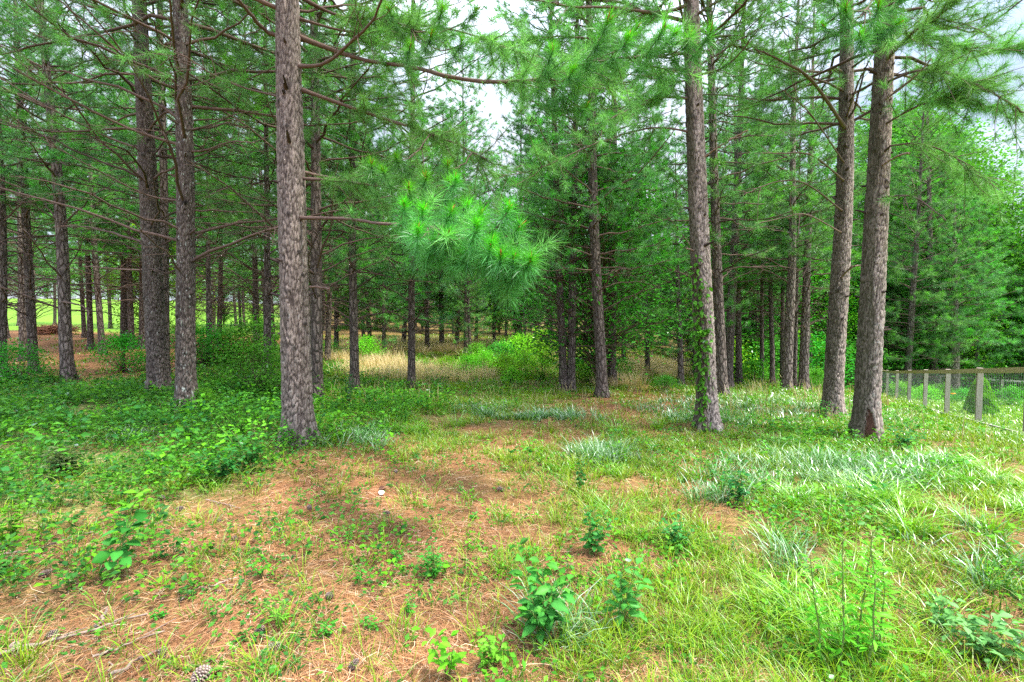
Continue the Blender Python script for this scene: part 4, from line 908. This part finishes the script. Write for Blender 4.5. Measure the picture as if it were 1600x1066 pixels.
def build_grass():
    rng = np.random.default_rng(22); mb = MB()
    # tufts: choose tuft centres, then blades around them
    def tufts(n, r0, r1, p, per, hf, wf, keepf, c0, c1, spread=.035, bend=(.25, .9), segs=2, mbx=None):
        x, y, z, r = scatter(n, r0, r1, p, rng=rng); k = masks(x, y, z); pr = keepf(k, x, y); kp = rng.random(n) < pr
        x, y, r = x[kp], y[kp], r[kp]; n = len(x); sz = rng.uniform(.6, 1.3, n)
        m = per; X = np.repeat(x, m) + rng.normal(0, spread, n * m) * np.repeat(sz, m); Y = np.repeat(y, m) + rng.normal(0, spread, n * m) * np.repeat(sz, m)
        rr = np.repeat(r, m); S_ = np.repeat(sz, m); Z = height(X, Y) - .01
        az = np.arctan2(Y - np.repeat(y, m), X - np.repeat(x, m)) + rng.normal(0, .7, n * m)
        tint = np.repeat(rng.uniform(0, 1, n), m)[:, None]; tint = np.clip(tint + rng.normal(0, .15, (n * m, 1)), 0, 1)
        if spread in (.05001, .08001): tint = rng.random((n * m, 1)) ** 2.6
        C = (np.array(c0[0]) * (1 - tint) + np.array(c0[1]) * tint) * rng.uniform(.8, 1.2, (n * m, 1)); Ct = (np.array(c1[0]) * (1 - tint) + np.array(c1[1]) * tint) * rng.uniform(.8, 1.2, (n * m, 1))
        blades(mbx or mb, np.stack([X, Y, Z], 1), hf(rr, rng, n * m) * S_, wf(rr), az, rng.uniform(*bend, n * m), C, Ct, segs=segs)
    gk = lambda k, x, y: np.clip(.065 + k['G'] * 1.25 * sstep(.44, .66, fbm(x * 1.6, y * 1.6, 12) + .15 * k['G'] + .3 * k['lawn']), 0, 1) * 1 * (1 - .35 * k['S']) * (1 - .7 * np.clip(k['W'] - .6, 0, 1) * 2)
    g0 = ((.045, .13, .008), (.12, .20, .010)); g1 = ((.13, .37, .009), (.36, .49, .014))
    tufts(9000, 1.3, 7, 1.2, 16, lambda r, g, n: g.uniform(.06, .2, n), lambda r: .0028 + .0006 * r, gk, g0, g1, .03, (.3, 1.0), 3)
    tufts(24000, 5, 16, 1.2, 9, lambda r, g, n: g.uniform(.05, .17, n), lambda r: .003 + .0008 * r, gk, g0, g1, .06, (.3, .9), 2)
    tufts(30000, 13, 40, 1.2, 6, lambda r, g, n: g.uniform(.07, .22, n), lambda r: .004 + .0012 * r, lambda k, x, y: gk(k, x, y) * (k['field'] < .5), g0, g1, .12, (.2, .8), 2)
    stuff('grass', 'yellow-green grass tufts spread over glade and lawn', 'grass', mb, [M_blade])
    mb2 = MB()     # arching long soft clumps in the foreground
    cl = lambda k, x, y: np.clip((k['G'] - .45) * 2.2, 0, 1) * sstep(.5, .6, fbm(x * 1.6, y * 1.6, 71)) * (k['lawn'] < .3)
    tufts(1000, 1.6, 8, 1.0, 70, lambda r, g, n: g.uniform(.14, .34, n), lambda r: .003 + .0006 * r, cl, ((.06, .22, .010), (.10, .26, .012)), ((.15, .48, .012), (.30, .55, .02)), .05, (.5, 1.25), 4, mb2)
    stuff('arching_grass', 'bright arching grass clumps on the open side of the glade', 'grass', mb2, [M_blade])
    mb3 = MB()
    sk = lambda k, x, y: np.clip(k['S'] * 1.2, 0, 1) * sstep(.44, .62, fbm(x * 2.2, y * 2.2, 15) + .14 * k['S'])
    s0 = ((.03, .13, .015), (.06, .17, .04)); s1 = ((.085, .29, .04), (.62, .72, .60))  # whitish tip colour paints the sky's reflection on glossy green blades
    tufts(9000, 2, 9, 1.1, 13, lambda r, g, n: g.uniform(.12, .27, n), lambda r: .005 + .0006 * r, sk, s0, s1, .05001, (.3, .95), 3, mb3)
    tufts(9000, 7, 20, 1.1, 9, lambda r, g, n: g.uniform(.12, .25, n), lambda r: .005 + .0008 * r, sk, s0, s1, .08001, (.3, .95), 2, mb3)
    stuff('sheen_tinted_grass', 'glossy green grass patches with pale sky sheen coloured into the blades', 'grass', mb3, [M_sheen_blade])
    mb4 = MB()
    tufts(16000, 11, 40, .6, 16, lambda r, g, n: g.uniform(.3, .6, n), lambda r: .005 + .0009 * r, lambda k, x, y: np.clip(k['T'] * 1.3, 0, 1), ((.35, .30, .10), (.46, .36, .18)), ((.78, .60, .36), (.85, .70, .46)), .12, (.1, .5), 2, mb4)
    tufts(5000, 9, 34, .8, 5, lambda r, g, n: g.uniform(.3, .6, n), lambda r: .004 + .0009 * r, lambda k, x, y: np.clip(k['G'] * .25, 0, 1) * (k['lawn'] < .1) * (k['field'] < .3) * (k['u'] > 470), ((.16, .16, .06), (.3, .24, .1)), ((.5, .42, .2), (.6, .5, .3)), .1, (.1, .5), 2, mb4)
    stuff('dry_grass', 'tall tan seeding grass standing behind the glade', 'dry grass', mb4, [M_blade])
build_grass()
def build_cover():
    rng = np.random.default_rng(23); mb = MB()
    # sprigs: a short stem with whorled leaflets
    def sprigs(n, r0, r1, p, per, hgt, lf, keepf, cols, spread, size):
        x, y, z, r = scatter(n, r0, r1, p, rng=rng); k = masks(x, y, z); kp = rng.random(n) < keepf(k, x, y); x, y, z, r = x[kp], y[kp], z[kp], r[kp]; n = len(x)
        h = rng.uniform(*hgt, n) * (.6 + .8 * fbm(x * .8, y * .8, 19)); tint = rng.random(n)[:, None] ** 1.3
        C = np.array(cols[0]) * (1 - tint) + np.array(cols[1]) * tint
        X = np.repeat(x, per); Y = np.repeat(y, per); hh = np.repeat(h, per); a = rng.uniform(0, 6.283, n * per); q = rng.random(n * per) ** .6
        rr = spread * rng.uniform(.1, 1, n * per) * (.4 + q); P = np.stack([X + rr * np.cos(a), Y + rr * np.sin(a), height(X, Y) + hh * q], 1)
        D = norm(np.stack([np.cos(a), np.sin(a), rng.normal(.1, .35, n * per)], 1)); L = lf * rng.uniform(.6, 1.25, n * per) * size(np.repeat(r, per))
        leaves(mb, P, D, L, L * .62, np.repeat(C, per, 0) * rng.uniform(.75, 1.25, (n * per, 1)), rng)
        s = rng.random(n) < .6; b = np.stack([x[s], y[s], z[s] - .01], 1); t = b + np.stack([rng.normal(0, .02, s.sum()), rng.normal(0, .02, s.sum()), h[s]], 1)
        tubes(mb, np.stack([b, (b + t) / 2 + rng.normal(0, .006, b.shape), t], 1), .0016, np.array([.10, .2, .04]), 3)
    wk = lambda k, x, y: np.clip(k['W'] * 1.35 * sstep(.47, .62, fbm(x * 1.3, y * 1.3, 14) + .19 * k['W']), 0, 1)
    dk = ((.022, .115, .018), (.10, .30, .010)); br = ((.04, .19, .015), (.125, .37, .012))
    one = lambda r: 1 + 0 * r
    sprigs(2600, 4.4, 14, .8, 14, (.2, .42), .07, lambda k, x, y: wk(k, x, y) * (k['u'] < 700) * sstep(.5, .6, fbm(x * .9, y * .9, 33)), ((.03, .16, .03), (.12, .40, .012)), .12, lambda r: 1 + .02 * r)
    sprigs(1500, 4.2, 12, .9, 14, (.12, .28), .05, lambda k, x, y: wk(k, x, y) * (k['u'] > 700), ((.04, .2, .04), (.13, .40, .012)), .1, lambda r: 1 + .02 * r)
    sprigs(16000, 3.2, 13, .9, 9, (.04, .26), .048, lambda k, x, y: wk(k, x, y) * (k['u'] < 640), dk, .07, lambda r: .8 + .035 * r)
    sprigs(15000, 9, 22, .7, 8, (.10, .32), .07, lambda k, x, y: wk(k, x, y) * (k['u'] < 700), dk, .11, lambda r: .9 + .02 * r)
    sprigs(16000, 1.3, 9, 1.3, 7, (.03, .15), .036, lambda k, x, y: wk(k, x, y) * (k['u'] > 560), br, .05, lambda r: .8 + .06 * r)
    sprigs(9000, 8, 24, .8, 8, (.08, .28), .06, lambda k, x, y: wk(k, x, y) * (k['u'] > 560), br, .1, lambda r: .9 + .03 * r)
    # scattered low creepers on straw, flat small leaflets
    sprigs(5200, 1.4, 7, 1.3, 7, (.012, .05), .034, lambda k, x, y: np.clip(.12 + .8 * sstep(.48, .60, fbm(x * 1.7, y * 1.7, 18)), 0, 1) * (1 - k['W']), ((.025, .13, .02), (.08, .27, .02)), .06, one)
    stuff('ground_cover', 'low leafy weeds and creepers spreading over the forest floor', 'ground cover', mb, [M_weed])
build_cover()

# ------------------------------------------------------------------ single plants in the foreground
def weed(px, py, label, H=.4, stems=5, leaf=.07, per=9, colr=(.06, .25, .035), spread=.5, seed=1, name='leafy_weed', cat='weed', lw=.55, group=None, lean=(0, 0), tcol=None):
    g = ground(px, py); rng = np.random.default_rng(seed); root = bpy.data.objects.new(name, None); col.objects.link(root); root.location = [float(q) for q in g]
    tag(root, label, cat, group); sb = MB(); lb = MB(); P = []; D = []; C = []; L = []
    for s in range(stems):
        a = rng.uniform(0, 6.283); h = H * rng.uniform(.65, 1.05) if s else H; o = spread * H * rng.uniform(.2, 1) if s else spread * H * .15; t = np.linspace(0, 1, 8)
        p = np.stack([np.cos(a) * o * t ** 1.3 + lean[0] * t * h, np.sin(a) * o * t ** 1.3 + lean[1] * t * h, h * t], 1) + np.cumsum(rng.normal(0, .006 * H / .4, (8, 3)), 0) * (t > 0)[:, None]; p[0, 2] = -.02
        tubes(sb, p[None], np.linspace(.004, .0015, 8)[None] * (H / .4) ** .5, np.array([.13, .2, .05]), 5)
        for j in range(per):
            q = .18 + .82 * (j + 1) / per; f = q * 7; i = min(int(f), 6); b = p[i] * (1 - f + i) + p[i + 1] * (f - i)
            for sg in (0, 1, 2) if j % 3 == 0 else (0, 1):
                aa = a + j * 2.4 + sg * (2.6 if sg < 2 else 1.3) + rng.normal(0, .3); D.append([math.cos(aa), math.sin(aa), rng.uniform(-.05, .6)]); P.append(b)
                L.append(leaf * rng.uniform(.65, 1.15) * (1.15 - .45 * q)); cc = np.array(colr) if not tcol or q < .8 else np.array(tcol); C.append(cc * .8 * rng.uniform(.75, 1.3))
    P = np.array(P); D = norm(np.array(D)); L = np.array(L)
    st = P + D * (L * .25)[:, None]; tubes(sb, np.stack([P, st], 1), .0011, np.array([.12, .2, .05]), 3)
    leaves(lb, st, D, L, L * lw, np.array(C), rng, shape=11)
    link('stem', sb.mesh('stem', [M_limb]), root); link('leaves', lb.mesh('leaves', [M_weed]), root)
weed(163, 915, 'tall single-stemmed seedling with paired oval leaves rising from bare pine straw', .55, 2, .11, 8, (.045, .24, .035), .12, 1, 'leafy_seedling', 'seedling', .62, lean=(.18, .25), tcol=(.13, .42, .02))
weed(845, 1000, 'large leafy weed with oval dark leaves, biggest plant of the foreground', .40, 8, .095, 7, (.06, .28, .045), .55, 2, tcol=(.08, .33, .035))
weed(972, 985, 'three-stemmed leafy weed standing among the arching grass', .36, 4, .085, 6, (.07, .30, .045), .35, 3)
weed(922, 868, 'bushy weed with toothed bright leaves on the straw border', .32, 6, .06, 8, (.05, .25, .04), .45, 4)
weed(906, 770, 'small upright weed beyond the toothed bright one', .28, 5, .05, 7, (.04, .2, .035), .4, 5)
weed(700, 1062, 'yellow-green seedling at the very bottom of the glade', .2, 4, .07, 4, (.13, .44, .02), .6, 6, 'leafy_seedling', 'seedling')
weed(772, 1042, 'low yellow-green trailing weed beside the biggest foreground plant', .15, 6, .05, 6, (.14, .40, .03), 1.0, 7)
weed(680, 905, 'clump of narrow bright leaves alone on the straw', .2, 8, .06, 6, (.05, .27, .03), .8, 8, lw=.28)
weed(440, 980, 'grassy bright clump on the straw near the fallen sticks', .16, 8, .06, 5, (.13, .36, .03), .8, 9, lw=.18)
weed(395, 740, 'tall leafy weed stand at the foot of the closest trunk', .55, 9, .08, 8, (.04, .21, .03), .6, 10, tcol=(.12, .42, .02))
weed(350, 755, 'leafy weed patch edge next to the bare straw, beside the tall stand', .36, 8, .08, 7, (.035, .19, .035), .7, 11)
weed(440, 705, 'climbing leafy sprig leaning on the closest trunk', .4, 5, .06, 8, (.05, .27, .025), .5, 12)
weed(100, 748, 'wilted olive-leaved cutting lying in the green cover', .35, 8, .09, 9, (.10, .15, .05), .9, 13, 'wilted_branch', 'branch', .5)
weed(12, 860, 'yellowish weed at the picture edge above the straw', .33, 6, .06, 8, (.12, .34, .02), .5, 14)
weed(1538, 1035, 'low pale-leaved weed spreading over straw in the corner', .22, 10, .075, 5, (.14, .36, .10), 1.0, 15)
weed(1470, 985, 'smaller pale-leaved weed uphill of the corner one', .18, 7, .06, 5, (.14, .36, .09), .9, 16)
for i, (px, py, H) in enumerate([(1315, 1055, .62), (1338, 1040, .58), (1352, 1060, .66), (1290, 1050, .5), (1378, 1050, .5)]):
    weed(px, py, 'wispy upright weed with fine narrow leaves on a red stem', H, 1, .065, 34, (.14, .52, .03), .25, 30 + i, 'wispy_weed', 'weed', .26, 'wispy weeds in the bright grass')
weed(545, 640, 'dark spire-like weed beside the straight slim pine', .75, 4, .07, 14, (.02, .12, .03), .25, 40)
weed(1060, 860, 'leafy weed in the mixed growth behind the arching clumps', .22, 6, .06, 6, (.05, .25, .05), .7, 41)
weed(1410, 705, 'leafy weed clump beside the wounded pine foot', .4, 9, .07, 7, (.05, .25, .06), .7, 42)
weed(1375, 675, 'weed sprigs covering the wounded pine foot', .3, 8, .05, 7, (.07, .3, .03), .7, 43)
weed(1285, 660, 'weed sprigs hugging the base of the straight mossy pine', .4, 7, .06, 7, (.06, .28, .04), .6, 44)
weed(1150, 790, 'dark narrow-leaved weed at the glossy grass rim', .3, 5, .07, 7, (.03, .17, .04), .5, 45)
weed(375, 690, 'bright leafy sprigs in front of the dark shrub', .5, 7, .09, 6, (.10, .36, .02), .6, 46)
weed(650, 720, 'tiny weed on the straw past the white disc', .12, 4, .04, 4, (.04, .2, .03), .8, 47)
for i, (px, py) in enumerate([(580, 985), (510, 1000), (335, 975), (620, 880), (820, 880), (545, 850), (740, 815), (860, 740), (470, 790), (250, 970), (720, 770), (410, 905), (300, 830), (640, 965), (560, 920)]):
    weed(px, py, 'small bright-leaved seedling dotted over the open straw', .07 + .03 * (i % 3), 4, .032, 4, (.06, .30, .03), .9, 60 + i, 'leafy_seedling', 'seedling', .6, 'small seedlings on the open straw')

# ------------------------------------------------------------------ pine cones, sticks, small things
def cone_mesh(seed, L=.085, Rr=.032):
    rng = np.random.default_rng(seed); mb = MB(); t = np.linspace(0, 1, 9); tubes(mb, np.stack([t * 0, t * 0, t * L], 1)[None], (Rr * .35 * np.sin(np.clip(t * .85 + .15, 0, 1) * math.pi) ** .5 + .002)[None], np.array([.10, .06, .04]), 8)
    n = 90
    for i in range(n):
        q = i / n; a = i * 2.39996; z = L * (.04 + .92 * q); r = Rr * (math.sin((q * .82 + .16) * math.pi) ** .7); o = np.array([math.cos(a), math.sin(a), 0]); s = np.array([-o[1], o[0], 0]); u = np.array([0, 0, 1.])
        w_ = .0075 * (.6 + .6 * math.sin((q * .8 + .15) * math.pi)); b = u * z + o * r * .25; e = u * (z + .006 + .004 * q) + o * r; th = u * .003
        V = [b - s * w_ * .4, b + s * w_ * .4, e + s * w_, e + o * .003, e - s * w_, b - s * w_ * .3 - th, b + s * w_ * .3 - th, e + s * w_ * .8 - th, e + o * .003 - th, e - s * w_ * .8 - th]
        c = np.array([[.07, .05, .045]] * 2 + [[.20, .15, .13], [.50, .42, .38], [.20, .15, .13]] + [[.05, .032, .028]] * 5) * rng.uniform(.8, 1.2)
        mb.add(V, [np.array([[0, 1, 2, 4], [0, 4, 9, 5], [1, 6, 7, 2], [5, 9, 7, 6]]), np.array([[4, 2, 3], [9, 8, 7], [4, 3, 8], [4, 8, 9], [3, 2, 7], [3, 7, 8]])], c)
    return mb.mesh('pine_cone', [M_cone])
CM = [cone_mesh(i, .085 + .008 * i) for i in range(3)]
special = {0: 'largest open pine cone, at the bottom edge of the picture on bare straw', 1: 'pale-tipped pine cone lying just uphill of the largest one', 3: 'dark round pine cone between fallen twigs below the leafy patch', 9: 'pine cone beside the thin twig by the lower left weeds', 12: 'dark pine cone in the middle of the glade beyond the white disc'}
for i, (px, py, s) in enumerate([(325, 1055, 1.35), (418, 1018, 1.15), (250, 1033, .9), (230, 845, 1.0), (437, 830, .9), (60, 905, 1.), (518, 940, 1.), (415, 985, .95), (20, 1015, 1.), (70, 1003, 1.), (372, 845, .9), (257, 780, 1.), (776, 768, 1.15), (638, 776, 1.), (610, 806, 1.), (618, 738, .9), (840, 730, .9), (485, 800, 1.), (287, 797, 1.), (75, 840, .9), (545, 1052, .9), (875, 1050, .9), (345, 815, .8), (832, 664, .9), (900, 668, .9)]):
    s = s * (.62 if i else .78); g = ground(px, py); o = bpy.data.objects.new('pine_cone', CM[i % 3]); col.objects.link(o); o.location = (float(g[0]), float(g[1]), float(g[2]) + .026 * s)
    o.rotation_euler = (math.radians(82 + 10 * math.sin(i * 2.1)), 0, i * 1.7); o.scale = (s, s, s)
    tag(o, special.get(i, 'small open brown pine cone lying on the pine straw'), 'pine cone', 'pine cones on the straw')
def stick(pix, r, label, name='fallen_stick', tone=1., fork=0, group=None, seed=0):
    rng = np.random.default_rng(seed + 70); P = np.array([ground(*q) for q in pix]); n = 14; t = np.linspace(0, len(P) - 1, n)
    p = np.stack([np.interp(t, np.arange(len(P)), P[:, i]) for i in range(3)], 1); p[:, 2] = height(p[:, 0], p[:, 1]) + r * .9 + .012; p[1:-1] += rng.normal(0, .007, (n - 2, 3)) * [1, 1, .3]
    o0 = p[0].copy(); p = p - o0; c = np.array([.20, .155, .13]) * tone; mb = MB(); tubes(mb, p[None], (np.linspace(r, r * .55, n) * rng.uniform(.85, 1.12, n))[None], c, 8)
    for e, k in ((p[0], 0), (p[-1], 1)): mb.add(np.vstack([e + rand_dir(6, rng) * r * .5, e]), np.stack([np.arange(6), np.roll(np.arange(6), -1), np.full(6, 6)], 1), np.array([.4, .3, .2]))
    for q in range(fork):
        i = rng.integers(4, 11); d = norm(p[i + 1] - p[i] + rng.normal(0, .6, 3) * [1, 1, 0] * np.linalg.norm(p[i + 1] - p[i])); l = rng.uniform(.08, .2); tt = np.linspace(0, 1, 5)[:, None]
        tubes(mb, (p[i] + d * l * tt + [0, 0, .01])[None], np.linspace(r * .5, r * .25, 5)[None], c, 6)
    o = link(name, mb.mesh(name, [M_limb]), None, o0); tag(o, label, 'stick', group)
stick([(0, 1028), (90, 1005), (160, 985), (230, 965)], .009, 'long grey fallen stick lying across the straw to the picture edge', fork=2, seed=1)
stick([(152, 988), (162, 970), (168, 954)], .010, 'short thick grey stick stub leaning over the long one', seed=2)
stick([(172, 1062), (215, 1038), (256, 1018)], .009, 'grey stick slanting up from the bottom edge near the largest cone', seed=3)
stick([(145, 1032), (185, 1018), (258, 990)], .006, 'thin stick parallel to the slanting grey one', fork=1, seed=4)
stick([(0, 872), (60, 862), (145, 835)], .008, 'grey twig running under the leaves at the picture edge', fork=1, seed=5)
stick([(190, 818), (225, 826), (265, 816)], .006, 'crooked twig beside the dark round cone', fork=2, seed=6)
stick([(322, 784), (350, 790), (376, 798)], .006, 'forked twig at the lower rim of the leafy patch', fork=2, seed=7)
stick([(280, 945), (312, 922), (345, 928)], .006, 'bent pale twig in the open straw', fork=1, seed=8)
stick([(335, 920), (352, 912), (372, 906)], .006, 'short pale twig uphill of the bent one', tone=1.4, seed=9)
stick([(385, 968), (402, 960), (418, 955)], .004, 'pale twig near the grassy bright clump', tone=1.3, seed=10)
stick([(170, 1040), (172, 1055), (180, 1066)], .004, 'small curved twig at the bottom edge', seed=11)
stick([(1010, 690), (1060, 688), (1100, 692)], .006, 'twig lying across the path below the ivy-clad trunk', seed=12)
stick([(500, 640), (530, 642), (560, 648)], .008, 'stick at the foot of the half-hidden mossy pine', seed=13)
# white disc and dark clump
g = ground(596, 774)
mb = MB(); th = np.arange(20) * 2 * math.pi / 20; V = [[0, 0, .012]]
for r_, z_ in ((.010, .012), (.020, .014), (.026, .009), (.025, .003)):
    for t in th: V.append([r_ * math.cos(t) * (1 + .06 * math.sin(3 * t)), r_ * math.sin(t), z_ * 1.2])
fs = [[0, 1 + i, 1 + (i + 1) % 20] for i in range(20)]; f4 = [[1 + k * 20 + i, 1 + (k + 1) * 20 + i, 1 + (k + 1) * 20 + (i + 1) % 20, 1 + k * 20 + (i + 1) % 20] for k in range(3) for i in range(20)]
mb.add(V, [np.array(fs), np.array(f4)], np.array([.86, .86, .84])); o = link('white_disc', mb.mesh('white_disc', [M_plain]), None, g + [0, 0, .018]); o.rotation_euler = (.5, .1, 0)
tag(o, 'small white disc lying on the straw in front of a dark clod', 'disc')
mb = MB(); rng = np.random.default_rng(4); n1 = 12; n2 = 16; u_, v_ = np.meshgrid(np.linspace(.02, math.pi - .02, n1), np.arange(n2) * 2 * math.pi / n2, indexing='ij')
rr = .028 * (1 + .5 * (fbm(u_ * 3, v_ * 2, 5) - .5)); V = np.stack([rr * np.sin(u_) * np.cos(v_), rr * np.sin(u_) * np.sin(v_), rr * np.cos(u_) * .9], -1)
idx = np.arange(n1 * n2).reshape(n1, n2); mb.add(V.reshape(-1, 3), np.stack([idx[:-1], idx[1:], np.roll(idx[1:], -1, 1), np.roll(idx[:-1], -1, 1)], -1).reshape(-1, 4), np.array([.07, .03, .018]))
g2 = ground(597, 767); o = link('dark_clod', mb.mesh('dark_clod', [M_cone]), None, g2 + [0, 0, .022]); tag(o, 'dark brown clod on the straw right behind the white disc', 'clod')
# brush pile on the straw slope
def brush():
    g = ground(82, 522); rng = np.random.default_rng(9); mb = MB(); n = 260; a = rng.uniform(0, 6.283, n); L = rng.uniform(.5, 1.4, n); h = rng.random(n) * .5
    d = np.stack([np.cos(a), np.sin(a), rng.normal(0, .25, n)], 1); c = np.stack([rng.normal(0, .55, n), rng.normal(0, .4, n), h * .8 + .1], 1)
    tubes(mb, np.stack([c - d * L[:, None] / 2, c, c + d * L[:, None] / 2], 1), np.stack([np.full(n, .02), np.full(n, .016), np.full(n, .008)], 1), np.array([.26, .12, .07]) * rng.uniform(.6, 1.3, (n, 1)), 4)
    o = link('brush_pile', mb.mesh('brush_pile', [M_limb]), None, g); tag(o, 'heap of reddish dead boughs on the straw at the field edge', 'brush pile')
brush()
# orange flower by the fence
def flower():
    x, y = F0 + FD * 8.2 + FN * 1.2; z = float(height(x, y)); root = bpy.data.objects.new('orange_flower', None); col.objects.link(root); root.location = (float(x), float(y), z)
    tag(root, 'orange lily-like flower on a stem just inside the fence', 'flower'); sb = MB(); tubes(sb, np.array([[[0, 0, 0], [.01, 0, .25], [0, 0, .45]]]), .006, np.array([.08, .2, .03]), 5); link('stem', sb.mesh('stem', [M_weed]), root)
    rng = np.random.default_rng(2); lb = MB(); a = np.arange(6) * 1.047; leaves(lb, np.tile([0, 0, .45], (6, 1)), norm(np.stack([np.cos(a), np.sin(a), np.full(6, .5)], 1)), .11, .05, np.tile([.8, .22, .02], (6, 1)), rng, shape=11); link('petals', lb.mesh('petals', [M_weed]), root)
flower()
# each filler's label says which one it is: nearest landmark in view, side of it, rank by distance
ANCH = [(3, 'trunk cut by the edge'), (53, 'slim dark pine by the small bush'), (107, 'dark outward-leaning pine'), (192, 'rounded leafy bush'), (270, 'close pair of big pines'), (340, 'low spreading sapling'), (402, 'dark shrub and its sapling'), (462, 'thickest trunk'), (553, 'straight slim pine'), (643, 'lone slim pine'),
        (740, 'bramble mound'), (820, 'highest brambles'), (887, 'twin pines'), (948, 'path-bend pines'), (1064, 'thin feathery pine'), (1105, 'ivy-clad trunk'), (1160, 'leaning dark pine'), (1206, 'thin pole pines'), (1245, 'pair of grey trunks'), (1300, 'mossy straight trunk'), (1352, 'wounded pine'), (1430, 'garden bushes'), (1491, 'pale lawn pine'), (1536, 'clipped evergreen'), (1592, 'airy lawn sapling')]
ADJ = {'plantation pines on the straw slope': 'plantation pine', 'pines beyond the glade': 'woodland pine', 'young pines round the opening': 'soft-boughed young pine', 'pines behind the fenced lawn': 'pine behind the lawn', 'leafy trees beyond the opening': 'far leafy tree', 'leafy trees of the thicket': 'thicket tree',
       'shrubs under the thicket': 'thicket shrub', 'brambles in the clearing': 'bright bramble mound', 'pine cones on the straw': 'small open pine cone', 'trees beyond the field': 'far field tree', 'trees closing the deepest gaps': 'tall deep-woods tree', 'small seedlings on the open straw': 'small straw seedling', 'wispy weeds in the bright grass': 'wispy fine-leaved red-stemmed weed'}
NEARA = [(163, 'tall single-stemmed seedling'), (440, 'grassy bright clump'), (596, 'white disc'), (680, 'clump of narrow leaves'), (845, 'largest foreground weed'), (972, 'three-stemmed weed'), (1330, 'arching grass')]
bk = {}
for o in col.objects:
    if o.parent is None and o.get('group') in ADJ and not (o['category'] == 'pine cone' and 'small open' not in o['label']):
        l = o.location; u, v, d = [float(q) for q in project(l[0], l[1], l[2])]
        A_ = NEARA if 'seedl' in o['group'] or 'cones' in o['group'] or 'wispy' in o['group'] else ANCH
        a = min(A_, key=lambda t: abs(t[0] - u)); side = 'left' if u < a[0] else 'right'
        bk.setdefault((o['group'], a[1], side), []).append((d, o))
ORD = ['nearest'] + [q + ' nearest' for q in 'second third fourth fifth sixth seventh eighth ninth tenth eleventh twelfth thirteenth fourteenth fifteenth sixteenth seventeenth eighteenth nineteenth twentieth'.split()]
for (g_, a, side), L in bk.items():
    L.sort(key=lambda t: t[0])
    for i, (d, o) in enumerate(L):
        o['label'] = f"{ADJ[g_]} just {side} of the {a}" if len(L) == 1 else f"{ADJ[g_]}, {ORD[min(i, 19)]} of those {side} of the {a}"
print('fillers', cnt[0], 'polys', sum(len(m.polygons) for m in bpy.data.meshes))
